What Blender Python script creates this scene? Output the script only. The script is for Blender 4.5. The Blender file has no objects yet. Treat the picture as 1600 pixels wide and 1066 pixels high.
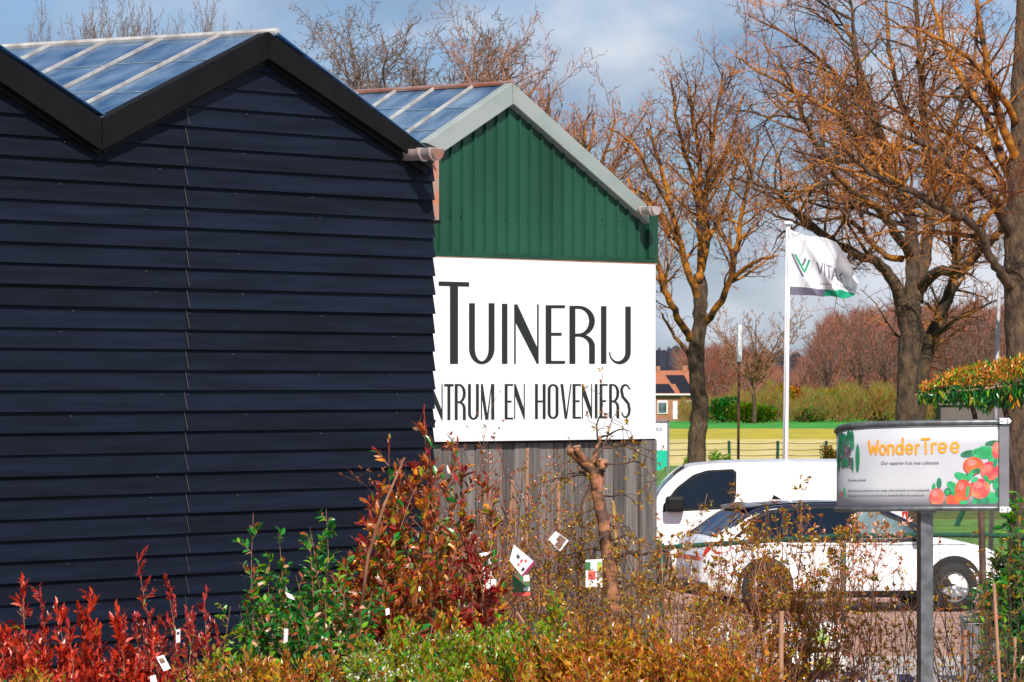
import bpy, bmesh, math, random
from mathutils import Vector, Matrix
from math import sin, cos, pi, radians, sqrt, atan2

# ---------------------------------------------------------------- camera, sky, sun
sc = bpy.context.scene
COL = sc.collection
F = 7000.0            # focal length in photo pixels (photo 1600 px wide)
CH = 3.05             # camera height
PITCH = math.atan((600 - 533) / F)
cam_d = bpy.data.cameras.new('camera')
cam = bpy.data.objects.new('camera', cam_d)
COL.objects.link(cam)
cam.location = (0, 0, CH)
cam.rotation_euler = (pi / 2 + PITCH, 0, 0)
cam_d.sensor_width = 36
cam_d.lens = F * 36 / 1600
cam_d.clip_start = 0.5
cam_d.clip_end = 20000
cam_d.dof.use_dof = True
cam_d.dof.focus_distance = 34
cam_d.dof.aperture_fstop = 20
sc.camera = cam
sc.render.resolution_x = 1024
sc.render.resolution_y = 682
sc.view_settings.view_transform = 'Standard'
sc.view_settings.look = 'None'
sc.view_settings.gamma = 1
sc.view_settings.exposure = 0.33

SUN_EL = radians(43)
SUN_AZ = atan2(0.22, -0.975)       # from +Y towards +X
w = bpy.data.worlds.new('World')
sc.world = w
w.use_nodes = True
nt = w.node_tree
nt.nodes.clear()
out = nt.nodes.new('ShaderNodeOutputWorld')
bg = nt.nodes.new('ShaderNodeBackground')
bg.inputs[1].default_value = 0.1
sky = nt.nodes.new('ShaderNodeTexSky')
sky.sky_type = 'NISHITA'
sky.sun_disc = False
sky.sun_elevation = SUN_EL
sky.sun_rotation = SUN_AZ
sky.dust_density = 0.7
sky.ozone_density = 2.0
tc = nt.nodes.new('ShaderNodeTexCoord')
mp = nt.nodes.new('ShaderNodeMapping')
mp.inputs['Scale'].default_value = (11, 11, 19)
mp.inputs['Location'].default_value = (3.3, 0.4, 2.2)
nz = nt.nodes.new('ShaderNodeTexNoise')
nz.inputs['Scale'].default_value = 1.0
nz.inputs['Detail'].default_value = 7
nz.inputs['Roughness'].default_value = 0.52
nz.inputs['Distortion'].default_value = 0.5
rp = nt.nodes.new('ShaderNodeValToRGB')
rp.color_ramp.elements[0].position = 0.40
rp.color_ramp.elements[1].position = 0.58
nz2 = nt.nodes.new('ShaderNodeTexNoise')
nz2.inputs['Scale'].default_value = 1.7
nz2.inputs['Detail'].default_value = 5
rp2 = nt.nodes.new('ShaderNodeValToRGB')
rp2.color_ramp.elements[0].position = 0.38
rp2.color_ramp.elements[0].color = (2.1, 2.9, 4.2, 1)
rp2.color_ramp.elements[1].position = 0.62
rp2.color_ramp.elements[1].color = (5.9, 6.2, 6.8, 1)
tint = nt.nodes.new('ShaderNodeMix')
tint.data_type = 'RGBA'
tint.blend_type = 'MULTIPLY'
tint.inputs[0].default_value = 1
tint.inputs[7].default_value = (0.45, 0.55, 0.78, 1)
mx = nt.nodes.new('ShaderNodeMix')
mx.data_type = 'RGBA'
L_ = nt.links.new
L_(tc.outputs['Generated'], mp.inputs[0])
L_(mp.outputs[0], nz.inputs[0]); L_(mp.outputs[0], nz2.inputs[0])
L_(nz.outputs[0], rp.inputs[0]); L_(nz2.outputs[0], rp2.inputs[0])
L_(rp.outputs[0], mx.inputs[0])
L_(sky.outputs[0], tint.inputs[6]); L_(tint.outputs[2], mx.inputs[6])
L_(rp2.outputs[0], mx.inputs[7])
L_(mx.outputs[2], bg.inputs[0]); L_(bg.outputs[0], out.inputs[0])

sd = bpy.data.lights.new('sun', 'SUN')
sd.energy = 5.0
sd.angle = radians(0.53)
sd.color = (1, 0.94, 0.84)
sun = bpy.data.objects.new('sun', sd)
COL.objects.link(sun)
tosun = Vector((sin(SUN_AZ) * cos(SUN_EL), cos(SUN_AZ) * cos(SUN_EL), sin(SUN_EL)))
sun.rotation_euler = tosun.to_track_quat('Z', 'Y').to_euler()
sun.location = (5, -20, 40)

# ---------------------------------------------------------------- measuring helpers
def ray(px, py):
    x = (px - 800) / F; z = (533 - py) / F
    return Vector((x, cos(PITCH) - z * sin(PITCH), sin(PITCH) + z * cos(PITCH)))
def at(px, py, Y):
    r = ray(px, py)
    return Vector((0, 0, CH)) + r * (Y / r.y)
def gx(px, Y):
    return (px - 800) / F * Y
def zy(py, Y):
    return at(800, py, Y).z

class MB:
    """collects geometry for one mesh"""
    def __init__(s):
        s.v = []; s.f = []; s.m = []
    def poly(s, pts, mi=0):
        b = len(s.v); s.v.extend([tuple(p) for p in pts])
        s.f.append(tuple(range(b, b + len(pts)))); s.m.append(mi)
    def raw(s, vs, fs, mi=0):
        b = len(s.v); s.v.extend([tuple(p) for p in vs])
        for f in fs:
            s.f.append(tuple(i + b for i in f)); s.m.append(mi)
    def box(s, lo, hi, mi=0, M=None):
        x0, y0, z0 = lo; x1, y1, z1 = hi
        vs = [Vector(p) for p in ((x0,y0,z0),(x1,y0,z0),(x1,y1,z0),(x0,y1,z0),(x0,y0,z1),(x1,y0,z1),(x1,y1,z1),(x0,y1,z1))]
        if M: vs = [M @ v for v in vs]
        s.raw(vs, [(0,3,2,1),(4,5,6,7),(0,1,5,4),(1,2,6,5),(2,3,7,6),(3,0,4,7)], mi)
    def slab(s, front, back, mi=0):
        """prism between two polygons of equal count"""
        n = len(front)
        s.raw(list(front) + list(back), [tuple(range(n)), tuple(range(2*n-1, n-1, -1))] +
              [(i, i + n, (i+1) % n + n, (i+1) % n) for i in range(n)], mi)
    def tube(s, pts, rad, n=6, mi=0, cap=True):
        pts = [Vector(p) for p in pts]
        if not hasattr(rad, '__len__'): rad = [rad] * len(pts)
        b = len(s.v); k = len(pts)
        up = Vector((0.13, 0.31, 0.94))
        for i, p in enumerate(pts):
            d = pts[min(i+1, k-1)] - pts[max(i-1, 0)]
            if d.length < 1e-9: d = Vector((0,0,1))
            d.normalize()
            a = d.cross(up)
            if a.length < 0.2: a = d.cross(Vector((1,0.2,0)))
            a.normalize(); c = d.cross(a)
            for j in range(n):
                t = 2 * pi * j / n
                q = p + (a * cos(t) + c * sin(t)) * rad[i]
                s.v.append((q.x, q.y, q.z))
        for i in range(k - 1):
            for j in range(n):
                j2 = (j + 1) % n
                s.f.append((b+i*n+j, b+i*n+j2, b+(i+1)*n+j2, b+(i+1)*n+j)); s.m.append(mi)
        if cap:
            s.f.append(tuple(b + j for j in range(n - 1, -1, -1))); s.m.append(mi)
            s.f.append(tuple(b + (k-1)*n + j for j in range(n))); s.m.append(mi)
    def leaf(s, p, d, L, W, mi=0, roll=0.0, fold=0.25, curl=0.15):
        d = d.normalized()
        a = d.cross(Vector((0.05, 0.02, 1)))
        if a.length < 0.1: a = Vector((1, 0, 0))
        a.normalize(); n = a.cross(d)
        if roll:
            cr, sr = cos(roll), sin(roll)
            a, n = a * cr + n * sr, n * cr - a * sr
        m1 = p + d * (L * 0.38); m2 = p + d * (L * 0.72) - n * (L * curl * 0.45)
        t = p + d * L - n * (L * curl)
        h = W * 0.5
        u = n * (W * fold)
        vs = [p, m1 + a * h + u, m1, m1 - a * h + u, m2 + a * h * 0.72 + u * 0.7, m2, m2 - a * h * 0.72 + u * 0.7, t]
        b = len(s.v)
        s.v.extend([(q.x, q.y, q.z) for q in vs])
        for f in ((0,1,2),(0,2,3),(1,4,5,2),(2,5,6,3),(4,7,5),(5,7,6)):
            s.f.append(tuple(i + b for i in f)); s.m.append(mi)
    def leaf2(s, p, d, L, W, mi=0, nrm=None):
        """tiny leaf: one folded diamond"""
        d = d.normalized()
        a = d.cross(nrm if nrm else Vector((0.3, 0.5, 0.8)))
        if a.length < 0.1: a = Vector((1, 0, 0))
        a.normalize()
        n = a.cross(d)
        m = p + d * (L * 0.5)
        vs = [p, m + a * W * 0.5 + n * W * 0.15, p + d * L, m - a * W * 0.5 + n * W * 0.15]
        b = len(s.v)
        s.v.extend([(q.x, q.y, q.z) for q in vs])
        s.f.append((b, b+1, b+2)); s.m.append(mi)
        s.f.append((b, b+2, b+3)); s.m.append(mi)
    def build(s, name, mats, parent=None, smooth=False, loc=None, rot=None, bevel=0):
        me = bpy.data.meshes.new(name)
        me.from_pydata(s.v, [], s.f)
        if not isinstance(mats, (list, tuple)): mats = [mats]
        for m in mats: me.materials.append(m)
        if any(s.m): me.polygons.foreach_set('material_index', s.m)
        if smooth: me.polygons.foreach_set('use_smooth', [True] * len(s.f))
        me.update()
        o = bpy.data.objects.new(name, me)
        COL.objects.link(o)
        if parent: o.parent = parent
        if loc is not None: o.location = loc
        if rot is not None: o.rotation_euler = rot
        if bevel:
            b = o.modifiers.new('bevel', 'BEVEL'); b.width = bevel; b.segments = 2; b.limit_method = 'ANGLE'
        return o

def tag(o, label=None, cat=None, group=None, kind=None):
    if label: o['label'] = label
    if cat: o['category'] = cat
    if group: o['group'] = group
    if kind: o['kind'] = kind
    return o
def empty(name, loc, label, cat, group=None, rz=0.0, kind=None):
    o = bpy.data.objects.new(name, None)
    o.empty_display_size = 0.2
    COL.objects.link(o)
    o.location = loc; o.rotation_euler = (0, 0, rz)
    return tag(o, label, cat, group, kind)

# ---------------------------------------------------------------- materials
def mat(name, c1, c2=None, rough=0.6, scale=5.0, detail=4, lo=0.35, hi=0.65, stretch=(1,1,1), bump=0.0, bscale=None,
        metal=0.0, spec=0.5, c3=None, transl=0.0, coat=0.0, bstretch=None, bdist=0.01):
    m = bpy.data.materials.new(name)
    m.use_nodes = True
    t = m.node_tree; N = t.nodes; K = t.links.new
    p = N['Principled BSDF']
    p.inputs['Roughness'].default_value = rough
    p.inputs['Metallic'].default_value = metal
    p.inputs['Specular IOR Level'].default_value = spec
    p.inputs['Coat Weight'].default_value = coat
    p.inputs['Coat Roughness'].default_value = 0.05
    p.inputs['Base Color'].default_value = (*c1, 1)
    tcn = None
    if c2 is not None or bump:
        tcn = N.new('ShaderNodeTexCoord')
    if c2 is not None:
        mpn = N.new('ShaderNodeMapping'); mpn.inputs['Scale'].default_value = stretch
        nn = N.new('ShaderNodeTexNoise'); nn.inputs['Scale'].default_value = scale; nn.inputs['Detail'].default_value = detail
        r = N.new('ShaderNodeValToRGB')
        r.color_ramp.elements[0].position = lo; r.color_ramp.elements[0].color = (*c1, 1)
        r.color_ramp.elements[1].position = hi; r.color_ramp.elements[1].color = (*c2, 1)
        if c3 is not None:
            e = r.color_ramp.elements.new(min(0.98, hi + (hi - lo) * 0.7)); e.color = (*c3, 1)
        K(tcn.outputs['Object'], mpn.inputs[0]); K(mpn.outputs[0], nn.inputs[0]); K(nn.outputs[0], r.inputs[0])
        K(r.outputs[0], p.inputs['Base Color'])
    if bump:
        mb = N.new('ShaderNodeMapping'); mb.inputs['Scale'].default_value = bstretch or stretch
        nb = N.new('ShaderNodeTexNoise'); nb.inputs['Scale'].default_value = bscale or scale * 2; nb.inputs['Detail'].default_value = 6
        b = N.new('ShaderNodeBump'); b.inputs['Strength'].default_value = bump; b.inputs['Distance'].default_value = bdist
        K(tcn.outputs['Object'], mb.inputs[0]); K(mb.outputs[0], nb.inputs[0]); K(nb.outputs[0], b.inputs['Height'])
        K(b.outputs[0], p.inputs['Normal'])
    if transl:
        o = N['Material Output']
        tr = N.new('ShaderNodeBsdfTranslucent')
        tr.inputs[0].default_value = (min(1, c1[0]*1.5), min(1, c1[1]*1.5), min(1, c1[2]*1.3), 1)
        ms = N.new('ShaderNodeMixShader'); ms.inputs[0].default_value = transl
        K(p.outputs[0], ms.inputs[1]); K(tr.outputs[0], ms.inputs[2]); K(ms.outputs[0], o.inputs[0])
    return m
def leafmat(name, c, c2=None, rough=0.32, tr=0.25):
    return mat(name, c, c2, rough=rough, scale=14, transl=tr, spec=0.5)

M = {}
M['navy'] = mat('navy_paint', (0.0035, 0.0056, 0.0125), (0.0065, 0.0108, 0.024), rough=0.6, scale=2.2, stretch=(0.5, 1, 7), bump=0.35, bscale=9, bstretch=(1, 6, 14), spec=0.16, bdist=0.004)
M['navy_b'] = mat('navy_paint_dull', (0.0032, 0.0048, 0.010), (0.006, 0.0095, 0.020), rough=0.7, scale=2.2, stretch=(0.5, 1, 7), bump=0.35, bscale=9, bstretch=(1, 6, 14), spec=0.14, bdist=0.004)
M['navy_c'] = mat('navy_paint_fresh', (0.0036, 0.006, 0.0135), (0.0068, 0.0115, 0.027), rough=0.55, scale=2.2, stretch=(0.5, 1, 7), bump=0.5, bscale=9, bstretch=(1, 6, 20), spec=0.18, bdist=0.005)
M['black_trim'] = mat('black_trim', (0.002, 0.002, 0.0025), (0.005, 0.0045, 0.005), rough=0.6, scale=4, bump=0.35, bscale=14, bstretch=(1, 4, 3), spec=0.18, bdist=0.005)
M['cord'] = mat('seam_line', (0.14, 0.12, 0.10), rough=0.7)
M['nail'] = mat('nail_head', (0.12, 0.12, 0.13), rough=0.4, metal=0.5)
M['green_sheet'] = mat('green_sheet', (0.007, 0.045, 0.024), (0.012, 0.075, 0.042), rough=0.38, scale=1.3, stretch=(1, 1, 0.5), bump=0.05, bscale=3, spec=0.5)
M['green_dark'] = mat('green_trim', (0.004, 0.04, 0.02), (0.007, 0.055, 0.028), rough=0.4, scale=3)
M['fascia'] = mat('pale_fascia', (0.29, 0.325, 0.31), (0.19, 0.235, 0.215), rough=0.45, scale=1.8, stretch=(1, 1, 1.6), lo=0.42, hi=0.72, c3=(0.06, 0.16, 0.11))
M['sign_white'] = mat('sign_white', (0.8, 0.8, 0.82), (0.74, 0.74, 0.77), rough=0.35, scale=1.5)
M['ink'] = mat('sign_ink', (0.012, 0.016, 0.011), rough=0.5)
M['ink_soft'] = mat('print_ink', (0.05, 0.05, 0.06), rough=0.6)
M['copper'] = mat('copper', (0.62, 0.22, 0.12), (0.7, 0.42, 0.33), rough=0.28, scale=6, metal=0.75)
M['zinc_pink'] = mat('weathered_zinc', (0.8, 0.62, 0.58), (0.6, 0.5, 0.5), rough=0.3, scale=9, metal=0.6)
M['pipe'] = mat('painted_flashing', (0.50, 0.19, 0.11), (0.30, 0.27, 0.25), rough=0.45, scale=4, lo=0.45, hi=0.6)
M['alu'] = mat('glazing_bar', (0.50, 0.48, 0.46), (0.30, 0.27, 0.25), rough=0.5, scale=7)
M['lap'] = mat('pane_lap', (0.10, 0.15, 0.21), (0.25, 0.3, 0.33), rough=0.4, scale=8)
M['timber'] = mat('weathered_timber', (0.075, 0.066, 0.063), (0.15, 0.13, 0.122), rough=0.85, scale=7, stretch=(5, 5, 0.3), bump=0.7, bscale=9, bstretch=(7, 7, 0.35), c3=(0.24, 0.205, 0.19))
M['timber_b'] = mat('weathered_timber_dark', (0.05, 0.044, 0.043), (0.11, 0.095, 0.09), rough=0.85, scale=8, stretch=(6, 6, 0.3), bump=0.7, bscale=9, bstretch=(7, 7, 0.35), c3=(0.19, 0.165, 0.155))
M['timber_c'] = mat('weathered_timber_pale', (0.11, 0.095, 0.09), (0.2, 0.175, 0.165), rough=0.85, scale=6, stretch=(5, 5, 0.25), bump=0.7, bscale=9, bstretch=(7, 7, 0.35), c3=(0.3, 0.26, 0.24))
M['timber_in'] = mat('inner_frame', (0.42, 0.45, 0.48), rough=0.8)
M['bark'] = mat('bark', (0.030, 0.019, 0.013), (0.115, 0.070, 0.036), rough=0.9, scale=4, detail=8, stretch=(2.2, 2.2, 1.1), bump=1.0, bscale=9, bstretch=(2.4, 2.4, 1.0), c3=(0.17, 0.11, 0.035), bdist=0.05)
M['bark_dark'] = mat('bark_dark', (0.014, 0.010, 0.008), (0.06, 0.036, 0.014), rough=0.9, scale=2.0, stretch=(1,1,1), bump=0.8, bscale=10, c3=(0.46, 0.17, 0.015), lo=0.28, hi=0.5, bdist=0.03)
M['lichen'] = mat('branch_lichen', (0.028, 0.014, 0.010), (0.44, 0.155, 0.010), rough=0.95, scale=4.5, detail=6, lo=0.38, hi=0.62, c3=(0.16, 0.13, 0.02), bump=0.8, bscale=12, bdist=0.03)
M['twig_mix'] = mat('twig_mix', (0.07, 0.024, 0.022), (0.42, 0.15, 0.020), rough=0.9, scale=1.1, detail=3, lo=0.40, hi=0.66)
M['twig_red'] = mat('twig_red', (0.10, 0.035, 0.022), (0.22, 0.075, 0.03), rough=0.8, scale=0.8)
M['twig_grey'] = mat('twig_grey', (0.10, 0.06, 0.045), (0.20, 0.125, 0.09), rough=0.85, scale=0.8)
M['twig_brown'] = mat('twig_brown', (0.15, 0.055, 0.03), (0.36, 0.16, 0.09), rough=0.7, scale=6)
M['twig_dark'] = mat('twig_dark', (0.03, 0.016, 0.012), (0.11, 0.055, 0.035), rough=0.7, scale=6)
M['cane'] = mat('bamboo_cane', (0.42, 0.20, 0.12), (0.30, 0.17, 0.10), rough=0.6, scale=9)
M['stake'] = mat('pale_stake', (0.42, 0.26, 0.08), (0.3, 0.2, 0.09), rough=0.7, scale=9)
M['smooth_bark'] = mat('smooth_bark', (0.09, 0.042, 0.024), (0.30, 0.12, 0.048), rough=0.7, scale=11, lo=0.42, hi=0.54, stretch=(1, 1, 1.4), bump=0.6, bscale=14, c3=(0.38, 0.15, 0.09))
M['galv'] = mat('galvanised', (0.10, 0.105, 0.11), (0.18, 0.19, 0.20), rough=0.42, scale=14, metal=0.55)
M['galv_dark'] = mat('grey_profile', (0.17, 0.165, 0.18), (0.22, 0.21, 0.23), rough=0.45, scale=8, metal=0.3)
M['banner'] = mat('banner_cloth', (0.42, 0.42, 0.46), (0.51, 0.51, 0.54), rough=0.55, scale=2.5)
M['orange_print'] = mat('orange_print', (0.85, 0.30, 0.005), rough=0.6)
M['print_leaf'] = mat('print_leaf', (0.01, 0.26, 0.08), (0.03, 0.42, 0.16), rough=0.6, scale=14)
M['print_leaf_d'] = mat('print_leaf_dark', (0.01, 0.12, 0.05), (0.02, 0.22, 0.11), rough=0.6, scale=14)
M['print_apple'] = mat('print_apple', (0.50, 0.03, 0.06), (0.66, 0.22, 0.10), rough=0.6, scale=9, lo=0.4, hi=0.62)
M['print_pink'] = mat('print_pink', (0.66, 0.22, 0.20), (0.60, 0.12, 0.10), rough=0.6, scale=12)
M['print_orange'] = mat('print_orange', (0.62, 0.15, 0.02), (0.52, 0.05, 0.035), rough=0.6, scale=12)
M['print_grey'] = mat('print_grey', (0.09, 0.07, 0.09), (0.3, 0.28, 0.3), rough=0.6, scale=40, lo=0.5, hi=0.7)
M['fence_green'] = mat('fence_green', (0.008, 0.05, 0.034), (0.012, 0.075, 0.045), rough=0.35, scale=6)
M['wire'] = mat('fence_wire', (0.028, 0.035, 0.035), rough=0.6)
M['car_white'] = mat('white_paint', (0.78, 0.78, 0.8), rough=0.25, coat=0.6)
M['car_glass'] = mat('car_glass', (0.006, 0.011, 0.02), rough=0.05, spec=0.3)
M['pale_glass'] = mat('pale_glass', (0.16, 0.24, 0.26), (0.05, 0.08, 0.09), rough=0.06, spec=0.4, scale=2)
M['car_blue'] = mat('blue_black_roof', (0.006, 0.008, 0.02), rough=0.15, coat=0.8)
M['plastic'] = mat('black_plastic', (0.006, 0.006, 0.007), (0.010, 0.010, 0.010), spec=0.2, rough=0.6, scale=9)
M['rubber'] = mat('tyre_rubber', (0.012, 0.012, 0.012), rough=0.8)
M['rim'] = mat('alloy_rim', (0.4, 0.4, 0.42), rough=0.3, metal=0.8)
M['red_lens'] = mat('red_lens', (0.5, 0.008, 0.006), rough=0.15)
M['lens'] = mat('headlight_lens', (0.45, 0.47, 0.5), rough=0.1)
M['shutline'] = mat('panel_gap', (0.18, 0.18, 0.19), rough=0.6)
M['white_pole'] = mat('white_pole', (0.75, 0.76, 0.78), (0.66, 0.67, 0.7), rough=0.35, scale=3)
M['grey_pole'] = mat('grey_pole', (0.36, 0.37, 0.39), (0.28, 0.28, 0.3), rough=0.5, scale=2)
M['rust'] = mat('rusty_post', (0.09, 0.035, 0.022), (0.15, 0.06, 0.035), rough=0.8, scale=5)
M['flag_white'] = mat('flag_cloth', (0.72, 0.72, 0.78), rough=0.7, transl=0.25)
M['flag_grey'] = mat('flag_grey', (0.13, 0.12, 0.18), rough=0.7, transl=0.2)
M['flag_green'] = mat('flag_green', (0.005, 0.30, 0.16), rough=0.7, transl=0.2)
M['sign_green'] = mat('sign_green', (0.005, 0.42, 0.26), rough=0.4)
M['brick'] = mat('red_brick', (0.30, 0.12, 0.065), (0.38, 0.18, 0.11), rough=0.85, scale=0.8, detail=8)
M['rooftile'] = mat('roof_tiles', (0.34, 0.10, 0.045), (0.30, 0.12, 0.07), rough=0.8, scale=0.5, detail=8, stretch=(1, 1, 4))
M['solar'] = mat('solar_panel', (0.01, 0.01, 0.014), rough=0.2)
M['house_glass'] = mat('house_glass', (0.18, 0.23, 0.26), (0.03, 0.04, 0.05), rough=0.1, scale=0.8)
M['house_white'] = mat('white_frame', (0.8, 0.8, 0.78), rough=0.5)
M['grey_wall'] = mat('grey_render', (0.11, 0.08, 0.08), (0.15, 0.115, 0.11), rough=0.9, scale=0.3)
M['bag'] = mat('soil_bag', (0.7, 0.66, 0.62), (0.8, 0.78, 0.74), rough=0.35, scale=5, bump=0.5, bscale=7, bdist=0.02)
M['bag_print'] = mat('bag_print', (0.6, 0.12, 0.06), (0.75, 0.5, 0.4), rough=0.4, scale=12)
M['bag_green'] = mat('bag_green_print', (0.03, 0.32, 0.06), (0.55, 0.55, 0.1), rough=0.4, scale=9)
M['crate_blue'] = mat('dark_blue_crate', (0.008, 0.014, 0.05), (0.015, 0.022, 0.08), rough=0.4, scale=4)
M['pot'] = mat('plant_pot', (0.014, 0.014, 0.015), (0.022, 0.022, 0.022), rough=0.55, scale=9)
M['tag_white'] = mat('plant_tag', (0.78, 0.77, 0.78), rough=0.45)
M['tag_red'] = mat('tag_red', (0.7, 0.08, 0.06), rough=0.5)
M['tag_purple'] = mat('tag_purple', (0.3, 0.02, 0.10), rough=0.5)
M['tag_photo'] = mat('tag_photo', (0.02, 0.16, 0.05), (0.35, 0.03, 0.03), rough=0.5, scale=60, lo=0.55, hi=0.62)
M['tag_photo_b'] = mat('tag_photo_brown', (0.10, 0.04, 0.03), (0.35, 0.2, 0.15), rough=0.5, scale=60)
# leaves
M['red_a'] = leafmat('leaf_red', (0.42, 0.020, 0.008), (0.58, 0.05, 0.012))
M['red_b'] = leafmat('leaf_deep_red', (0.17, 0.007, 0.008), (0.26, 0.012, 0.012))
M['red_c'] = leafmat('leaf_pink_red', (0.36, 0.028, 0.022))
M['bronze_a'] = leafmat('leaf_bronze', (0.33, 0.08, 0.015))
M['bronze_b'] = leafmat('leaf_bronze_dark', (0.15, 0.04, 0.012))
M['amber'] = leafmat('leaf_amber', (0.66, 0.25, 0.015))
M['rust_leaf'] = leafmat('leaf_rust', (0.38, 0.085, 0.010))
M['pale_leaf'] = leafmat('leaf_pale', (0.62, 0.33, 0.18))
M['green_a'] = leafmat('leaf_green', (0.02, 0.20, 0.02))
M['green_b'] = leafmat('leaf_dark_green', (0.008, 0.085, 0.014))
M['green_c'] = leafmat('leaf_light_green', (0.15, 0.34, 0.006))
M['olive'] = leafmat('leaf_olive', (0.22, 0.20, 0.005))
M['mustard'] = leafmat('leaf_mustard', (0.46, 0.25, 0.006))
M['petal'] = leafmat('petal_white', (0.8, 0.76, 0.62), rough=0.6)
M['petal_pink'] = leafmat('petal_pink', (0.8, 0.45, 0.35), rough=0.6)
# glass of the roofs: tinted, partly see-through
def glassmat():
    m = bpy.data.materials.new('roof_glass'); m.use_nodes = True
    t = m.node_tree; N = t.nodes; K = t.links.new
    p = N['Principled BSDF']; o = N['Material Output']
    p.inputs['Base Color'].default_value = (0.03, 0.10, 0.22, 1)
    p.inputs['Roughness'].default_value = 0.12
    p.inputs['Specular IOR Level'].default_value = 0.8
    tcn = N.new('ShaderNodeTexCoord'); nn = N.new('ShaderNodeTexNoise'); nn.inputs['Scale'].default_value = 2.6; nn.inputs['Detail'].default_value = 9
    mpn = N.new('ShaderNodeMapping'); mpn.inputs['Scale'].default_value = (1.0, 1.8, 1.0)
    r = N.new('ShaderNodeValToRGB')
    r.color_ramp.elements[0].position = 0.35; r.color_ramp.elements[0].color = (0.04, 0.12, 0.24, 1)
    r.color_ramp.elements[1].position = 0.75; r.color_ramp.elements[1].color = (0.26, 0.38, 0.50, 1)
    K(tcn.outputs['Object'], mpn.inputs[0]); K(mpn.outputs[0], nn.inputs[0]); K(nn.outputs[0], r.inputs[0]); K(r.outputs[0], p.inputs['Base Color'])
    tr = N.new('ShaderNodeBsdfTransparent'); tr.inputs[0].default_value = (0.35, 0.6, 0.9, 1)
    ms = N.new('ShaderNodeMixShader'); ms.inputs[0].default_value = 0.42
    K(p.outputs[0], ms.inputs[1]); K(tr.outputs[0], ms.inputs[2]); K(ms.outputs[0], o.inputs[0])
    return m
M['glass'] = glassmat()
M['yard'] = mat('yard_concrete', (0.32, 0.29, 0.28), (0.44, 0.40, 0.39), rough=0.9, scale=1.2, detail=8, bump=0.3, bscale=30)
M['pavers'] = mat('brick_pavers', (0.25, 0.13, 0.095), (0.42, 0.26, 0.20), rough=0.9, scale=5, detail=8, stretch=(1, 0.35, 1), bump=0.6, bscale=14, c3=(0.2, 0.15, 0.13), bdist=0.02)
M['verge'] = mat('verge_grass', (0.03, 0.13, 0.008), (0.12, 0.2, 0.02), rough=0.95, scale=2, detail=8)
M['stubble'] = mat('stubble', (0.60, 0.46, 0.20), (0.36, 0.32, 0.04), rough=0.95, scale=0.6, detail=9, lo=0.42, hi=0.66, stretch=(1, 0.5, 1))
M['meadow'] = mat('meadow', (0.30, 0.27, 0.006), (0.44, 0.33, 0.010), rough=0.95, scale=0.5, detail=9, stretch=(1, 0.12, 1))
M['grass'] = mat('bright_grass', (0.012, 0.19, 0.006), (0.04, 0.27, 0.01), rough=0.95, scale=0.4, detail=8, stretch=(1, 0.15, 1))
M['soil'] = mat('bare_ground', (0.10, 0.08, 0.05), (0.14, 0.12, 0.06), rough=0.95, scale=0.2)

# ---------------------------------------------------------------- ground
def drop(Y):
    return 0.0 if Y <= 150 else -1.6 * min(1.0, (Y - 150) / 410)
def band(name, y0, y1, m, dz=0.0, n=4, x0=None, x1=None):
    b = MB()
    ys = [y0 + (y1 - y0) * i / n for i in range(n + 1)]
    rows = []
    for y in ys:
        hw = max(40, y * 0.35)
        rows.append([((-hw if x0 is None else x0) + ((hw if x1 is None else x1) - (-hw if x0 is None else x0)) * j / 6, y, drop(y) + dz) for j in range(7)])
    for i in range(n):
        for j in range(6):
            b.poly([rows[i][j], rows[i][j+1], rows[i+1][j+1], rows[i+1][j]])
    return tag(b.build(name, m), kind='structure')
g = MB()
gy = [-60, 150, 560, 1500, 9000]
for i in range(4):
    W0 = 5000
    g.poly([(-W0, gy[i], drop(gy[i]) - 0.06), (W0, gy[i], drop(gy[i]) - 0.06), (W0, gy[i+1], drop(gy[i+1]) - 0.06), (-W0, gy[i+1], drop(gy[i+1]) - 0.06)])
tag(g.build('ground', M['soil']), kind='structure')
band('yard_paving', -10, 48.6, M['yard'])
band('parking_pavers', 48.6, 78, M['pavers'])
band('verge', 78, 172, M['verge'])
band('stubble_field', 172, 292, M['stubble'])
band('meadow', 292, 405, M['meadow'])
band('far_grass', 405, 700, M['grass'], n=6)
kb = MB(); kb.box((-1, 48.3, 0), (30, 48.55, 0.1))
tag(kb.build('kerb', M['yard'], bevel=0.01), kind='structure')

# ---------------------------------------------------------------- the two gabled glasshouses
class Wall:
    def __init__(s, px, Y, vr):
        s.O = Vector((gx(px, Y), Y, 0))
        d = Vector((vr - 800, F, 0)).normalized()
        s.d = d; s.e = Vector((-d.y, d.x, 0)); s.rz = atan2(d.y, d.x)
    def loc(s, px, py, off=0.0):
        r = ray(px, py); C = Vector((0, 0, CH))
        t = (-off - (C - s.O).dot(s.e)) / r.dot(s.e)
        p = C + r * t - s.O
        return Vector((p.dot(s.d), p.dot(s.e), p.z))
DW = Wall(0, 30.4, 5800)
GW = Wall(680, 35.0, 6900)

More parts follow.
